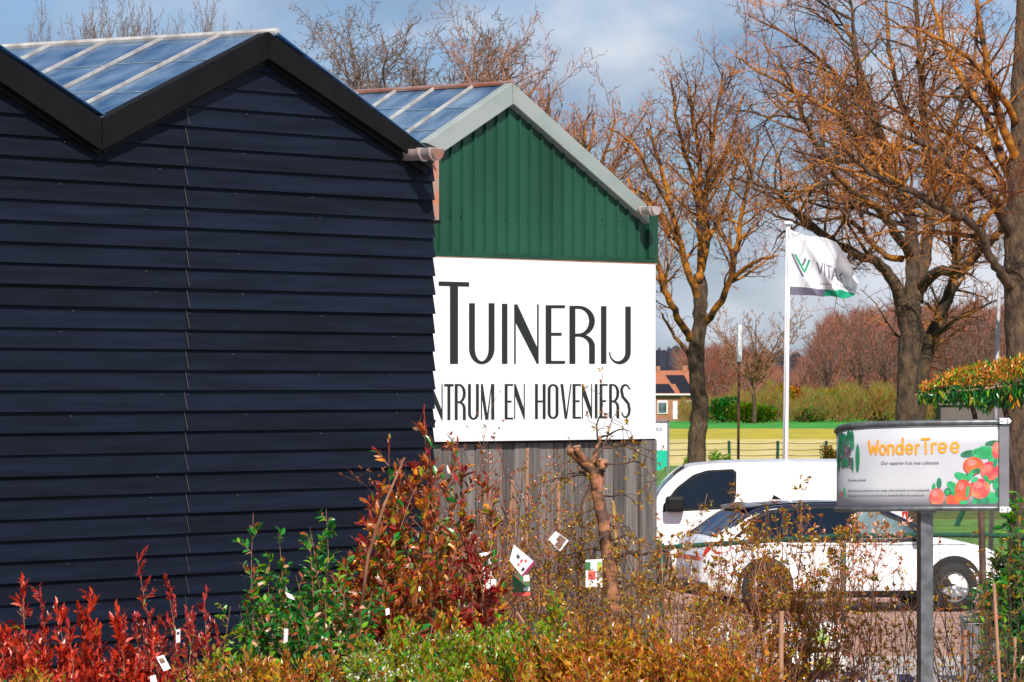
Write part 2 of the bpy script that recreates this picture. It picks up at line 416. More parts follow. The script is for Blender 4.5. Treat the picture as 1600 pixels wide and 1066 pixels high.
def strip_under(roof, z0, z1, umin, umax):
    """polygons of the strip z0..z1 below a roofline [(u,z)...]"""
    res = []
    for (ua, za), (ub, zb) in zip(roof[:-1], roof[1:]):
        ua2, ub2 = max(ua, umin), min(ub, umax)
        if ub2 <= ua2: continue
        f = lambda u: za + (zb - za) * (u - ua) / (ub - ua)
        pts = [(ua2, -50.0), (ub2, -50.0), (ub2, f(ub2)), (ua2, f(ua2))]
        # clip by z<=z1 and z>=z0 (sutherland)
        def clip(P, keep, inter):
            o = []
            for i in range(len(P)):
                a, b = P[i-1], P[i]
                if keep(b):
                    if not keep(a): o.append(inter(a, b))
                    o.append(b)
                elif keep(a): o.append(inter(a, b))
            return o
        def ix(zc): return lambda a, b: (a[0] + (b[0]-a[0]) * (zc-a[1]) / (b[1]-a[1]), zc)
        if pts[3][1] <= z0 and pts[2][1] <= z0: continue
        pts = clip(pts, lambda p: p[1] <= z1 + 1e-9, ix(z1))
        if pts: pts = clip(pts, lambda p: p[1] >= z0 - 1e-9, ix(z0))
        if len(pts) >= 3: res.append(pts)
    return res

# ---- dark building
dA = DW.loc(420, 50); dV = DW.loc(160, 185); dE = DW.loc(672, 244)
W1 = dA.x - dV.x
roofD = [(dV.x - 2*W1, dV.z), (dV.x - W1, dA.z), (dV.x, dV.z), (dA.x, dA.z), (dE.x, dE.z)]
dark = empty('clad_building', DW.O, 'near building with dark navy lapped boards, black zigzag eaves boards and glass roof', 'building', rz=DW.rz)
H0 = 0.1453           # board exposure
zref = DW.loc(0, 577.4).z
rng = random.Random(3)
bm = MB(); cords = MB(); nails = MB()
umin = roofD[0][0] + 0.02; umax = DW.loc(675, 400).x
TH, PR = 0.006, 0.026
k0 = int(math.floor((0 - zref) / H0)); k1 = int(math.ceil((dA.z - zref) / H0))
useam0 = DW.loc(284, 500).x
for k in range(k0, k1):
    z0 = max(0.0, zref + k * H0 + rng.uniform(-0.003, 0.003)); z1 = zref + (k + 1) * H0
    useam = useam0 + 0.012 * sin(k * 0.55) + rng.uniform(-0.004, 0.004)
    for (ua, ub) in ((umin, useam - 0.003), (useam + 0.003, umax + (0.0 if z0 < 4.3 else -0.035))):
        tl = rng.uniform(-0.003, 0.003); tone = rng.choice((0, 0, 1, 2))
        for P in strip_under(roofD, z0, z1 + 0.012, ua, ub):
            P = [(u, z) for u, z in P]
            fr = []
            for u, z in P:
                t = (z - z0) / (z1 + 0.012 - z0)
                fr.append(Vector((u, -(TH + (PR + tl) * (1 - t)) - 0.02, z)))
            bk = [Vector((u, v.y + 0.016, z)) for (u, z), v in zip(P, fr)]
            bm.slab(fr, bk, tone)
    zt = z1 - 0.004
    if zt < dV.z + 0.35:
        cords.tube([(useam - 0.004 + rng.uniform(-.003,.003), -0.036, zt), (useam + 0.006 + rng.uniform(-.003,.004), -0.060, z0 + 0.012)], 0.0014 if z0 > 2 else 0.001, n=4)
    if k % 1 == 0:
        for un in [useam + 0.025] + [umin + 0.3 + rng.uniform(0, .2) + 0.95 * q for q in range(9)]:
            if rng.random() < 0.35 and 1.3 < z1 < dV.z + 0.2 and un < umax and len(bpy.data.meshes) < 96:
                nails = MB(); nails.tube([(un, -0.036, z1 - 0.03), (un, -0.050, z1 - 0.03)], 0.004, n=6)
                nails.build('nail_head', M['nail'], dark)
# backing wall behind the boards
bk = MB()
for P in strip_under(roofD, 0, 9, umin + 0.03, umax - 0.06):
    bk.slab([Vector((u, -0.002, z)) for u, z in P], [Vector((u, 0.08, z)) for u, z in P])
bk.build('wall_core', M['black_trim'], dark)
bm.build('lapped_boards', [M['navy'], M['navy_b'], M['navy_c']], dark)
cords.build('seam_line', M['cord'], dark)
# rake boards (each a part)
def rake(wall, parent, name, m, o1, o2, i2, i1, off, th=0.035, bev=0.004):
    b = MB()
    fr = [wall.loc(*p, off) for p in (i1, i2, o2, o1)]
    bkp = [Vector((v.x, v.y + th, v.z)) for v in fr]
    b.slab(fr, bkp)
    return b.build(name, m, parent, bevel=bev)
OFF = 0.13
qV = DW.loc(159.5, 185, OFF); qVi = DW.loc(159.5, 235, OFF); qA = DW.loc(419.3, 50.2, OFF); qAi = DW.loc(419.3, 92, OFF)
def lrake(u1, z1, zi1, u2, z2, zi2):
    b = MB(); fr = [Vector((u1, -OFF, zi1)), Vector((u2, -OFF, zi2)), Vector((u2, -OFF, z2)), Vector((u1, -OFF, z1))]
    b.slab(fr, [Vector((v.x, v.y + 0.035, v.z)) for v in fr])
    return b.build('rake_board', M['black_trim'], dark, bevel=0.004)
uL1 = 2 * qV.x - qA.x
lrake(uL1, qA.z, qAi.z, qV.x - 0.002, qV.z, qVi.z)
lrake(2 * uL1 - qV.x, qV.z, qVi.z, uL1 - 0.004, qA.z, qAi.z)
rake(DW, dark, 'rake_board', M['black_trim'], (161, 185), (419.3, 50.2), (419.3, 92), (161, 235), OFF)
rake(DW, dark, 'rake_board', M['black_trim'], (421, 50), (682, 243), (672, 262), (421, 92), OFF)
# far left rake boards outside the frame keep the roofline going
# black strips below the rakes, standing in for the overhang's shadow
rake(DW, dark, 'rake_shadow_strip', M['black_trim'], (421, 92), (668, 262), (667, 272), (421, 101), 0.075, th=0.05)
rake(DW, dark, 'rake_shadow_strip', M['black_trim'], (161, 235), (419, 92), (419, 98), (161, 240), 0.07, th=0.05)
rake(DW, dark, 'rake_shadow_strip', M['black_trim'], (0, 132), (159, 235), (157, 243), (0, 140), 0.07, th=0.05)

# roof: glass slopes, bars, ridge, gutter
def roof(parent, name, uv, zv, ua, za, y0, y1, bar, left_is_low=True, bars=True, gm=None):
    """one sloping glass plane from the low edge (uv,zv) to the ridge (ua,za) running back y0..y1"""
    d = Vector((ua - uv, 0, za - zv)); L = d.length; d /= L
    n = Vector((-d.z, 0, d.x)); n = n if n.z > 0 else -n
    b = MB()
    fr = [Vector((uv, y0, zv)), Vector((uv, y1, zv)), Vector((ua, y1, za)), Vector((ua, y0, za))]
    b.slab([p + n * 0.004 for p in fr], [p - n * 0.004 for p in fr])
    b.build(name, gm or M['glass'], parent)
    if bars:
        bb = MB(); y = y0 + 0.02 + bar * 0.94; i = 0
        while y < y1:
            for p0 in (fr[0],):
                a = Vector((uv, y, zv)) + n * 0.006; c = Vector((ua, y, za)) + n * 0.006
                w_ = 0.008
                bb.slab([a + Vector((0, -w_, 0)), a + Vector((0, w_, 0)), c + Vector((0, w_, 0)), c + Vector((0, -w_, 0))],
                        [q + n * 0.022 for q in (a + Vector((0, -w_, 0)), a + Vector((0, w_, 0)), c + Vector((0, w_, 0)), c + Vector((0, -w_, 0)))])
            y += bar
        bb.build('glazing_bars', M['alu'], parent)
        lp = MB(); y = y0 + 0.02 + bar * 0.94; rl = random.Random(int(ua * 100))
        while y < y1:
            for t in (0.30 + rl.uniform(-.04, .04), 0.66 + rl.uniform(-.04, .04)):
                q = Vector((uv, y, zv)) + d * (L * t) + n * 0.006
                lp.slab([q + Vector((0, -bar + .02, 0)), q + Vector((0, -.02, 0)), q + Vector((0, -.02, 0)) + d * .012, q + Vector((0, -bar + .02, 0)) + d * .012],
                        [v + n * .003 for v in (q + Vector((0, -bar + .02, 0)), q + Vector((0, -.02, 0)), q + Vector((0, -.02, 0)) + d * .012, q + Vector((0, -bar + .02, 0)) + d * .012)])
            y += bar
        lp.build('glass_laps', M['lap'], parent)
    # framing seen dimly through the panes
    ib = MB()
    for t in (0.28, 0.55, 0.82):
        c = Vector((uv, 0, zv)) + d * L * t - n * 0.12
        ib.box((c.x - 0.02, y0 + 0.3, c.z - 0.03), (c.x + 0.02, y1, c.z + 0.03))
    y = y0 + 0.8
    while y < y1:
        ib.slab([Vector((uv, y, zv)) - n*0.2, Vector((uv, y+.04, zv)) - n*0.2, Vector((ua, y+.04, za)) - n*0.2, Vector((ua, y, za)) - n*0.2],
                [Vector((uv, y, zv)) - n*0.26, Vector((uv, y+.04, zv)) - n*0.26, Vector((ua, y+.04, za)) - n*0.26, Vector((ua, y, za)) - n*0.26])
        y += 1.3
    ib.build('roof_frame', M['timber_in'], parent)
YB = 15.0
zo = 0.012
for (uv, zv, ua, za, br) in ((roofD[0][0], dV.z, roofD[1][0], dA.z, True), (dV.x, dV.z, roofD[1][0], dA.z, False), (dV.x, dV.z, dA.x, dA.z, True), (dE.x, dE.z, dA.x, dA.z, False)):
    roof(dark, 'roof_glass', uv, zv - zo, ua, za - zo, -OFF + 0.04, YB, 0.553, bars=br)
for u in (roofD[1][0], dA.x):
    b = MB(); b.tube([(u, -OFF + 0.05, dA.z - 0.002), (u, YB, dA.z - 0.002)], 0.028, n=8)
    b.build('ridge_cap', M['alu'], dark)
for u in (dV.x,):
    b = MB(); b.box((u - 0.09, -OFF + 0.05, dV.z - 0.03), (u + 0.09, YB, dV.z + 0.01))
    b.build('valley_gutter', M['alu'], dark)
b = MB(); b.box((roofD[0][0], YB, 0), (umax, YB + 0.1, dV.z)); b.box((umax - 0.12, 0.09, 0), (umax - 0.06, YB, dE.z - 0.1)); b.box((umin, 0.09, 0), (umin + 0.06, YB, dV.z - 0.1))
b.build('rear_walls', M['navy'], dark)

# gutter end at the dark eave: half round copper gutter running back
def gutter(wall, parent, name, px, py, r, off, back, mats, rings=True):
    c = wall.loc(px, py, off)
    b = MB(); n = 14
    ang = [pi + pi * i / n for i in range(n + 1)]
    def ringpts(y, rr): return [Vector((c.x + rr * cos(a), y, c.z + rr * sin(a) * 1.0)) for a in ang]
    top = [Vector((c.x + r, c.y, c.z + r * 0.18)), Vector((c.x - r, c.y, c.z + r * 0.18))]
    fr = ringpts(c.y, r) + top
    b.poly(fr, 0)                                         # end cap
    ba = ringpts(c.y + back, r) + [t + Vector((0, back, 0)) for t in top]
    b.raw(fr + ba, [(i, (i+1) % len(fr), (i+1) % len(fr) + len(fr), i + len(fr)) for i in range(len(fr))], 1)
    o = b.build(name, mats, parent)
    if rings:
        for dy in (0.03, 0.13):
            q = MB()
            p1 = ringpts(c.y + dy, r * 1.12) + [top[0] + Vector((r*.12, dy, 0.008)), top[1] + Vector((-r*.12, dy, 0.008))]
            q.slab(p1, [p + Vector((0, 0.022, 0)) for p in p1])
            q.build('gutter_bracket', M['zinc_pink'], o)
    return o
gutter(DW, dark, 'gutter', 685.0, 235, 0.072, 0.36, 6.0, [M['copper'], M['zinc_pink']])
# flashing board at the corner, its ledge
b = MB()
P = [DW.loc(x, y, 0.01) for x, y in ((668.8, 253), (686, 250), (686, 344), (668.8, 344))]
b.slab([Vector((p.x, p.y, p.z)) for p in P], [Vector((p.x, p.y + 0.05, p.z)) for p in P])
b.build('corner_flashing', M['pipe'], dark)
b = MB()
P = [DW.loc(x, y, 0.035) for x, y in ((667, 343.5), (688.5, 344), (688.5, 349.5), (667, 348.5))]
b.slab(P, [Vector((p.x, p.y + 0.12, p.z)) for p in P])
b.build('ledge', M['black_trim'], dark)
b = MB()   # little dark rail end sticking out at the corner
P = [DW.loc(x, y, 0.02) for x, y in ((668, 655), (681, 656), (680, 662), (668, 661))]
b.slab(P, [Vector((p.x, p.y + 0.03, p.z)) for p in P]); b.build('rail_end', M['black_trim'], dark)

# ---- green building
gA = GW.loc(800.8, 130); gL = GW.loc(666, 223); gR = GW.loc(1010, 320); gC = GW.loc(1028, 408)
green = empty('corrugated_building', GW.O, 'gabled building behind the dark one, dark green corrugated sheet over grey weathered boards', 'building', rz=GW.rz)
uL = gL.x; uR = gC.x
slR = (gR.z - gA.z) / (gR.x - gA.x)
roofG = [(uL, gL.z - 0.02), (gA.x, gA.z - 0.02), (uR + 0.1, gA.z - 0.02 + slR * (uR + 0.1 - gA.x))]
def rz_at(u):
    for (a, za), (c, zc) in zip(roofG[:-1], roofG[1:]):
        if a <= u <= c: return za + (zc - za) * (u - a) / (c - a)
    return roofG[-1][1]
zb = GW.loc(850, 402).z
# rib profile
b = MB()
pitch = 17.15 / 346 * (GW.loc(1026, 500).x - GW.loc(680, 500).x)
prof = []
u = uL
uend = GW.loc(1014, 400).x
off0 = (GW.loc(705, 350).x - uL) % pitch
u = uL - pitch + off0
while u < uend:
    for du, h in ((0.0, 0.0), (pitch*0.76, 0.0), (pitch*0.80, 0.02), (pitch*0.90, 0.02), (pitch*0.985, 0.0)):
        if uL <= u + du <= uend: prof.append((u + du, h))
    u += pitch
for (a, ha), (c, hc) in zip(prof[:-1], prof[1:]):
    cuts = [a, c]
    if a < gA.x < c: cuts = [a, gA.x, c]
    for s_, e_ in zip(cuts[:-1], cuts[1:]):
        hs = ha + (hc - ha) * (s_ - a) / (c - a); he = ha + (hc - ha) * (e_ - a) / (c - a)
        b.poly([(s_, -0.012 - hs, zb), (e_, -0.012 - he, zb), (e_, -0.012 - he, rz_at(e_)), (s_, -0.012 - hs, rz_at(s_))])
b.build('corrugated_sheet', M['green_sheet'], green)
core = MB()
for P in strip_under(roofG, 0, 9, uL, uR - 0.03):
    core.slab([Vector((u, 0.0, z)) for u, z in P], [Vector((u, 0.08, z)) for u, z in P])
core.build('wall_core', M['green_dark'], green)
sc_ = MB()
for i, px in enumerate([703.5, 721.5, 756, 790.5, 825, 842, 875, 908, 940.5, 973]):
    q = GW.loc(px, 331 + (px - 703) * 0.055, 0.044); sc_ = MB(); sc_ = MB(); sc_.tube([q, q - Vector((0, 0.008, 0))], 0.006, n=6); sc_.build('screw', M['green_dark'], green); sc_.build('screw', M['green_dark'], green)
for px in [686, 705, 739, 774, 809, 826, 860, 892, 926, 941, 990, 1006]:
    q = GW.loc(px, 391.5 + (px - 686) * 0.042, 0.044); sc_ = MB(); sc_.tube([q, q - Vector((0, 0.008, 0))], 0.006, n=6); sc_.build('screw', M['green_dark'], green)
def quad(wall, pts, off, th, name, m, parent, bev=0.0):
    b = MB(); fr = [wall.loc(x, y, off) for x, y in pts]
    b.slab(fr, [Vector((p.x, p.y + th, p.z)) for p in fr])
    return b.build(name, m, parent, bevel=bev)
quad(GW, [(664, 400), (1028.4, 411), (1028.4, 405.5), (664, 393)], 0.05, 0.045, 'bottom_flashing', M['green_dark'], green)
quad(GW, [(1014.5, 404), (1028.4, 404.5), (1028.4, 334), (1014.5, 330)], 0.045, 0.05, 'corner_trim', M['green_dark'], green)
# pale rake boards: face plus folded top
rake(GW, green, 'rake_board', M['fascia'], (664, 223), (800.6, 129.5), (802.0, 163), (695, 236.5), 0.09, th=0.08, bev=0.006)
rake(GW, green, 'rake_board', M['fascia'], (802.0, 129.5), (1011, 320), (1016, 349.5), (803.2, 163), 0.09, th=0.08, bev=0.006)
roof(green, 'roof_glass', uL, gL.z - 0.03, gA.x, gA.z - 0.02, 0.0, 12.0, 0.42)
roof(green, 'roof_glass', uR, roofG[2][1] + 0.02, gA.x, gA.z - 0.02, 0.0, 12.0, 0.42, bars=False)
b = MB(); b.tube([(gA.x, 0.0, gA.z + 0.0), (gA.x, 12, gA.z)], 0.022, n=8); b.build('ridge_cap', M['copper'], green)
gutter(GW, green, 'gutter', 1026, 325.5, 0.055, 0.26, 11.0, [M['zinc_pink'], M['zinc_pink']])
b = MB(); b.box((uL, 12, 0), (uR, 12.08, gL.z - .05)); b.box((uR - 0.06, 0.09, 0), (uR, 12, gR.z - 0.12)); b.build('rear_walls', M['green_dark'], green)
# weathered timber wall
tb = MB(); rng = random.Random(8)
u = uL; zt = GW.loc(850, 692).z
uEnd = GW.loc(1003, 800).x
while u < uEnd:
    wd = 0.155 * rng.uniform(0.8, 1.15); e_ = min(u + wd, uEnd)
    dp = rng.uniform(0.0, 0.014)
    tb.box((u + 0.005, -0.022 - dp, 0.02), (e_ - 0.005, -0.002, 2.95), mi=rng.choice((0, 0, 1, 2)))
    u = e_
tb.build('timber_boards', [M['timber'], M['timber_b'], M['timber_c']], green, bevel=0.003)
quad(GW, [(1003.5, 1290), (1026.5, 1275), (1026.5, 688), (1003.5, 688)], 0.075, 0.075, 'corner_post', M['timber'], green, 0.004)
quad(GW, [(668, 694.5), (1024, 690), (1024, 686), (668, 690.0)], 0.06, 0.058, 'sill_rail', M['black_trim'], green)
quad(GW, [(674, 403.3), (1028, 414.6), (1028, 411.6), (674, 400.3)], 0.062, 0.055, 'soffit_strip', M['copper'], green)

# ---- the big white sign
SOFF = 0.085
def rel(wall, p): return wall.loc(*p)
sg = MB()
fr = [GW.loc(x, y, SOFF) for x, y in ((664, 690.8), (1024.5, 685.8), (1024.5, 413.6), (664, 401.6))]
sg.slab(fr, [Vector((p.x, p.y + 0.02, p.z)) for p in fr])
sign = empty('wall_sign', GW.O, 'large white board with the dark letters TUINERIJ under the green gable', 'sign', rz=GW.rz)
sg.build('sign_board', M['sign_white'], sign, bevel=0.002)
def ribbon(pts, ws):
    """pixel-space stroke polygons along pts with widths ws"""
    res = []; n = len(pts)
    if not hasattr(ws, '__len__'): ws = [ws] * n
    Ls, Rs = [], []
    for i in range(n):
        a = pts[max(0, i-1)]; c = pts[min(n-1, i+1)]
        dx, dy = c[0]-a[0], c[1]-a[1]; l = math.hypot(dx, dy) or 1
        nx, ny = -dy/l, dx/l
        Ls.append((pts[i][0] + nx*ws[i]/2, pts[i][1] + ny*ws[i]/2)); Rs.append((pts[i][0] - nx*ws[i]/2, pts[i][1] - ny*ws[i]/2))
    for i in range(n-1): res.append([Ls[i], Ls[i+1], Rs[i+1], Rs[i]])
    return res
def arc(cx, cy, rx, ry, a0, a1, n=14):
    return [(cx + rx * cos(a0 + (a1-a0)*i/n), cy + ry * sin(a0 + (a1-a0)*i/n)) for i in range(n+1)]
def annulus(cx, cy, ro, ri, a0, a1, n=16):
    O = arc(cx, cy, ro[0], ro[1], a0, a1, n); I = arc(cx, cy, ri[0], ri[1], a0, a1, n)
    return [[O[i], O[i+1], I[i+1], I[i]] for i in range(n)]
def glyph(ch, x0, x1, y0, y1, T, t):
    """tall deco capitals: T thick stem, t thin stroke; y grows downwards"""
    R = lambda a, b, c, d: [(a, b), (c, b), (c, d), (a, d)]
    w_ = x1 - x0; h = y1 - y0; P = []
    if ch == 'T':
        P += [R(x0, y0, x1, y0 + t*1.3), R((x0+x1)/2 - T/2, y0, (x0+x1)/2 + T/2, y1)]
    elif ch == 'U':
        c = y1 - w_*0.62
        P += [R(x0, y0, x0 + T, c), R(x1 - T, y0, x1, c)]
        P += annulus((x0+x1)/2, c, (w_/2, y1 - c), (w_/2 - T, y1 - c - t), 0, pi)
    elif ch == 'I':
        P += [R(x0, y0, x1, y1)]
    elif ch == 'N':
        P += [R(x0, y0, x0 + t*.5, y1), R(x1 - t*.5, y0, x1, y1)]
        P += [[(x0, y0), (x0 + T*0.5, y0), (x1, y1 - h*.22), (x1, y1), (x1 - T*0.3, y1), (x0, y0 + h*.26)]]
    elif ch == 'E':
        P += [R(x0, y0, x0 + T, y1), R(x0 + T, y0, x1, y0 + t), R(x0 + T, y1 - t, x1, y1), R(x0 + T, y0 + h*.47, x1 - w_*.18, y0 + h*.47 + t)]
    elif ch == 'R':
        P += [R(x0, y0, x0 + T, y1)]
        m = y0 + h*.48; cx = x0 + T + w_*.12
        P += [R(x0 + T, y0, cx, y0 + t), R(x0 + T, m, cx, m + t)]
        P += annulus(cx, (y0 + m + t)/2, (x1 - cx, (m + t - y0)/2), (x1 - cx - T, (m + t - y0)/2 - t), -pi/2, pi/2)
        P += annulus(cx, m + h*.22, (x1 - cx, h*.22), (x1 - cx - T, h*.22 - t), -pi/2, 0)
        P += [R(x1 - T, m + h*.22, x1, y1)]
    elif ch == 'J':
        c = y1 - w_*.55
        P += [R(x1 - T, y0, x1, c)]
        O = arc((x0+x1)/2, c, w_/2, y1 - c, 0, pi); I = arc((x0+x1)/2 + (t*.4 - T)/2, c, w_/2 - (T + t*.4)/2, y1 - c - t, 0, pi)
        P += [[O[i], O[i+1], I[i+1], I[i]] for i in range(len(O)-1)]
    elif ch == 'M':
        P += [R(x0, y0, x0 + t*.6, y1), R(x1 - T, y0, x1, y1)]
        cx = x0 + w_*.42
        P += [[(x0, y0), (x0 + T*.6, y0), (cx + T*.5, y1), (cx - T*.4, y1), (x0, y0 + h*.2)], [(x1 - T, y0), (x1 - T, y0 + h*.16), (cx + T*.5, y1), (cx, y1)]]
    elif ch == 'H':
        P += [R(x0, y0, x0 + T, y1), R(x1 - T, y0, x1, y1), R(x0 + T, y0 + h*.47, x1 - T, y0 + h*.47 + t)]
    elif ch == 'O':
        cx = (x0+x1)/2; r = w_*.5
        P += annulus(cx, y0 + r, (r, r), (r - T, r - t), pi, 2*pi) + annulus(cx, y1 - r, (r, r), (r - T, r - t), 0, pi)
        P += [R(x0, y0 + r, x0 + T, y1 - r), R(x1 - T, y0 + r, x1, y1 - r)]
    elif ch == 'V':
        cx = (x0+x1)/2
        P += [[(x0, y0), (x0 + T, y0), (cx + T*.35, y1), (cx - T*.45, y1)], [(x1 - t*.6, y0), (x1, y0), (cx + T*.35, y1), (cx, y1 - h*.06)]]
    elif ch == 'S':
        r = w_/2; cx = (x0+x1)/2; a = y0 + h*.24; c = y1 - h*.27
        pts = [(x1, y0 + h*.13)] + arc(cx, y0 + h*.2, r - t/2, h*.2 - t/2, -0.25, -pi + 0.0, 10) + [(cx - r*.55, y0 + h*.38), (cx, y0 + h*.47), (cx + r*.6, y0 + h*.58)] + arc(cx, y1 - h*.24, r - t/2, h*.24 - t/2, 0, pi - .35, 10)
        n = len(pts)
        P += ribbon(pts, [t*.7 + (T - t*.7) * max(0, sin(pi * i/(n-1)))**2 for i in range(n)])
    return P
def big(polys, sx, ox, oy, wall, off, mb, th=0.004, mi=0):
    for k_, P in enumerate(polys):
        fr = [wall.loc(ox + x/sx, oy + y/sx, off + 0.00002 * (k_ % 5)) for x, y in P]
        mb.slab(fr, [Vector((p.x, p.y + th, p.z)) for p in fr], mi)
S3, OX, OY = 3.231, 640, 390
let = MB()
polys = []
polys += [[(148, 161), (301, 165), (301, 187), (148, 183)], [(205, 180), (245, 181), (245, 577), (205, 577)]]
for ch, a, c, y0, y1, T in (('U', 301, 429, 271, 579, 29), ('I', 467, 494, 274, 577, 27), ('N', 529, 652, 277, 577, 30), ('E', 688, 785, 281, 577, 28), ('R', 808, 936, 284, 577, 29), ('I', 967, 994, 286, 577, 27), ('J', 1007, 1117, 288, 579, 27)):
    polys += glyph(ch, a, c, y0, y1, T, 15)
big(polys, S3, OX, OY, GW, SOFF + 0.003, let)
let.build('lettering', M['ink'], sign)
let = MB(); polys = []
for ch, a, c in (('N', 104, 167), ('T', 176, 222), ('R', 229, 284), ('U', 296, 350), ('M', 361, 428), ('E', 481, 523), ('N', 529, 582), ('H', 634, 687), ('O', 698, 752), ('V', 762, 818), ('E', 824, 866), ('N', 871, 922), ('I', 936, 949), ('E', 960, 1000), ('R', 1008, 1059), ('S', 1066, 1115)):
    polys += glyph(ch, a, c, 679, 861 - (a - 167) * 0.0115, 14 if ch != 'M' else 15, 9)
big(polys, S3, OX, OY, GW, SOFF + 0.003, let)
let.build('lettering', M['ink'], sign)

# ---------------------------------------------------------------- bare trees
def unit(v): return v.normalized() if v.length > 1e-9 else Vector((0, 0, 1))
def rvec(rng): return Vector((rng.gauss(0, 1), rng.gauss(0, 1), rng.gauss(0, 1)))
def sprout(rng, path, radii, tb, twb, level, maxl, dens, lenf, t0=0.2, upw=0.25, minr=0.006, wig=0.28, side=1.0, rthin=0.02):
    """grow children along a limb path; thick ones go to tb, fine twigs to twb"""
    L = sum((path[i+1] - path[i]).length for i in range(len(path) - 1))
    n = max(2, int(L * dens))
    cum = [0.0]
    for i in range(len(path)-1): cum.append(cum[-1] + (path[i+1]-path[i]).length)
    for k in range(n):
        t = t0 + (1 - t0) * (k + rng.random()) / n
        s = t * L
        i = 0
        while i < len(path) - 2 and cum[i+1] < s: i += 1
        f = (s - cum[i]) / max(1e-6, cum[i+1] - cum[i])
        f = min(1, f)
        p = path[i].lerp(path[i+1], f); r0 = radii[i] + (radii[i+1] - radii[i]) * f
        d0 = unit(path[i+1] - path[i])
        out_ = rvec(rng); out_ -= d0 * out_.dot(d0); out_ = unit(out_)
        d = unit(d0 * rng.uniform(0.35, 0.9) + out_ * side + Vector((0, 0, upw)))
        ln = lenf * L * rng.uniform(0.45, 1.0) * (1.15 - 0.55 * t)
        rr = max(minr, min(r0 * 0.62, ln * rthin))
        m = 5 if level < maxl else 4
        pts = [p.copy()]; rs = [rr]; q = p.copy(); dd = d.copy()
        for j in range(m):
            dd = unit(dd + rvec(rng) * wig * 0.7 + Vector((0, 0, upw * 0.35)))
            q = q + dd * (ln / m); pts.append(q.copy()); rs.append(max(minr * 0.6, rr * (1 - 0.85 * (j + 1) / m)))
        if rr > rthin * 0.9: tb.tube(pts, rs, n=5, cap=False)
        else: twb.tube(pts, rs, n=3, cap=False)
        if level < maxl:
            sprout(rng, pts, rs, tb, twb, level + 1, maxl, dens * 1.45, lenf, 0.15, upw, minr, wig * 1.15, side, rthin)

def smooth_path(pts, rs, k=3, jit=0.0, rng=None):
    """Catmull-Rom"""
    P = [pts[0]] + pts + [pts[-1]]; out_ = []; ro = []
    for i in range(1, len(P) - 2):
        for j in range(k):
            t = j / k
            a, b, c, d = P[i-1], P[i], P[i+1], P[i+2]
            v = 0.5 * ((2*b) + (c - a)*t + (2*a - 5*b + 4*c - d)*t*t + (3*b - a - 3*c + d)*t**3)
            if rng: v = v + rvec(rng) * jit
            out_.append(v); ro.append(rs[i-1] + (rs[i] - rs[i-1]) * t)
    out_.append(pts[-1]); ro.append(rs[-1])
    return out_, ro

def px_tree(name, label, Y, trunk, limbs, seed, dens, lenf, mats, maxl=2, group=None, minr=0.006, upw=0.2, cat='tree', rthin=0.02, limb_w=0.86):
    """tree measured limb by limb: each limb [(px,py,dy,width_px)...]"""
    rng = random.Random(seed)
    bx = trunk[0][0]
    base = Vector((gx(bx, Y), Y, drop(Y)))
    root = empty(name, base, label, cat, group)
    tb = MB(); lb = MB(); tw = MB()
    def conv(L):
        return [at(p[0], p[1], Y + p[2]) - base for p in L], [p[3] / F * Y / 2 for p in L]
    P, R_ = conv(trunk); P[0].z = -0.05
    P, R_ = smooth_path(P, R_, 4, 0.012, rng)
    tb.tube(P, R_, n=14)
    for L in limbs:
        P, R_ = conv(L)
        R_ = [q * limb_w for q in R_]
        P, R_ = smooth_path(P, R_, 4, 0.014, rng)
        (tb if L[0][3] > 24 else lb).tube(P, R_, n=8)
        sprout(rng, P, R_, lb, tw, 1, maxl, dens, lenf, 0.22, upw, minr, rthin=rthin)
    tr = tb.build('trunk', mats[0], root, smooth=True)
    br = lb.build('branches', mats[1], root, smooth=True)
    cr = tw.build('crown', mats[2], root)
    return root

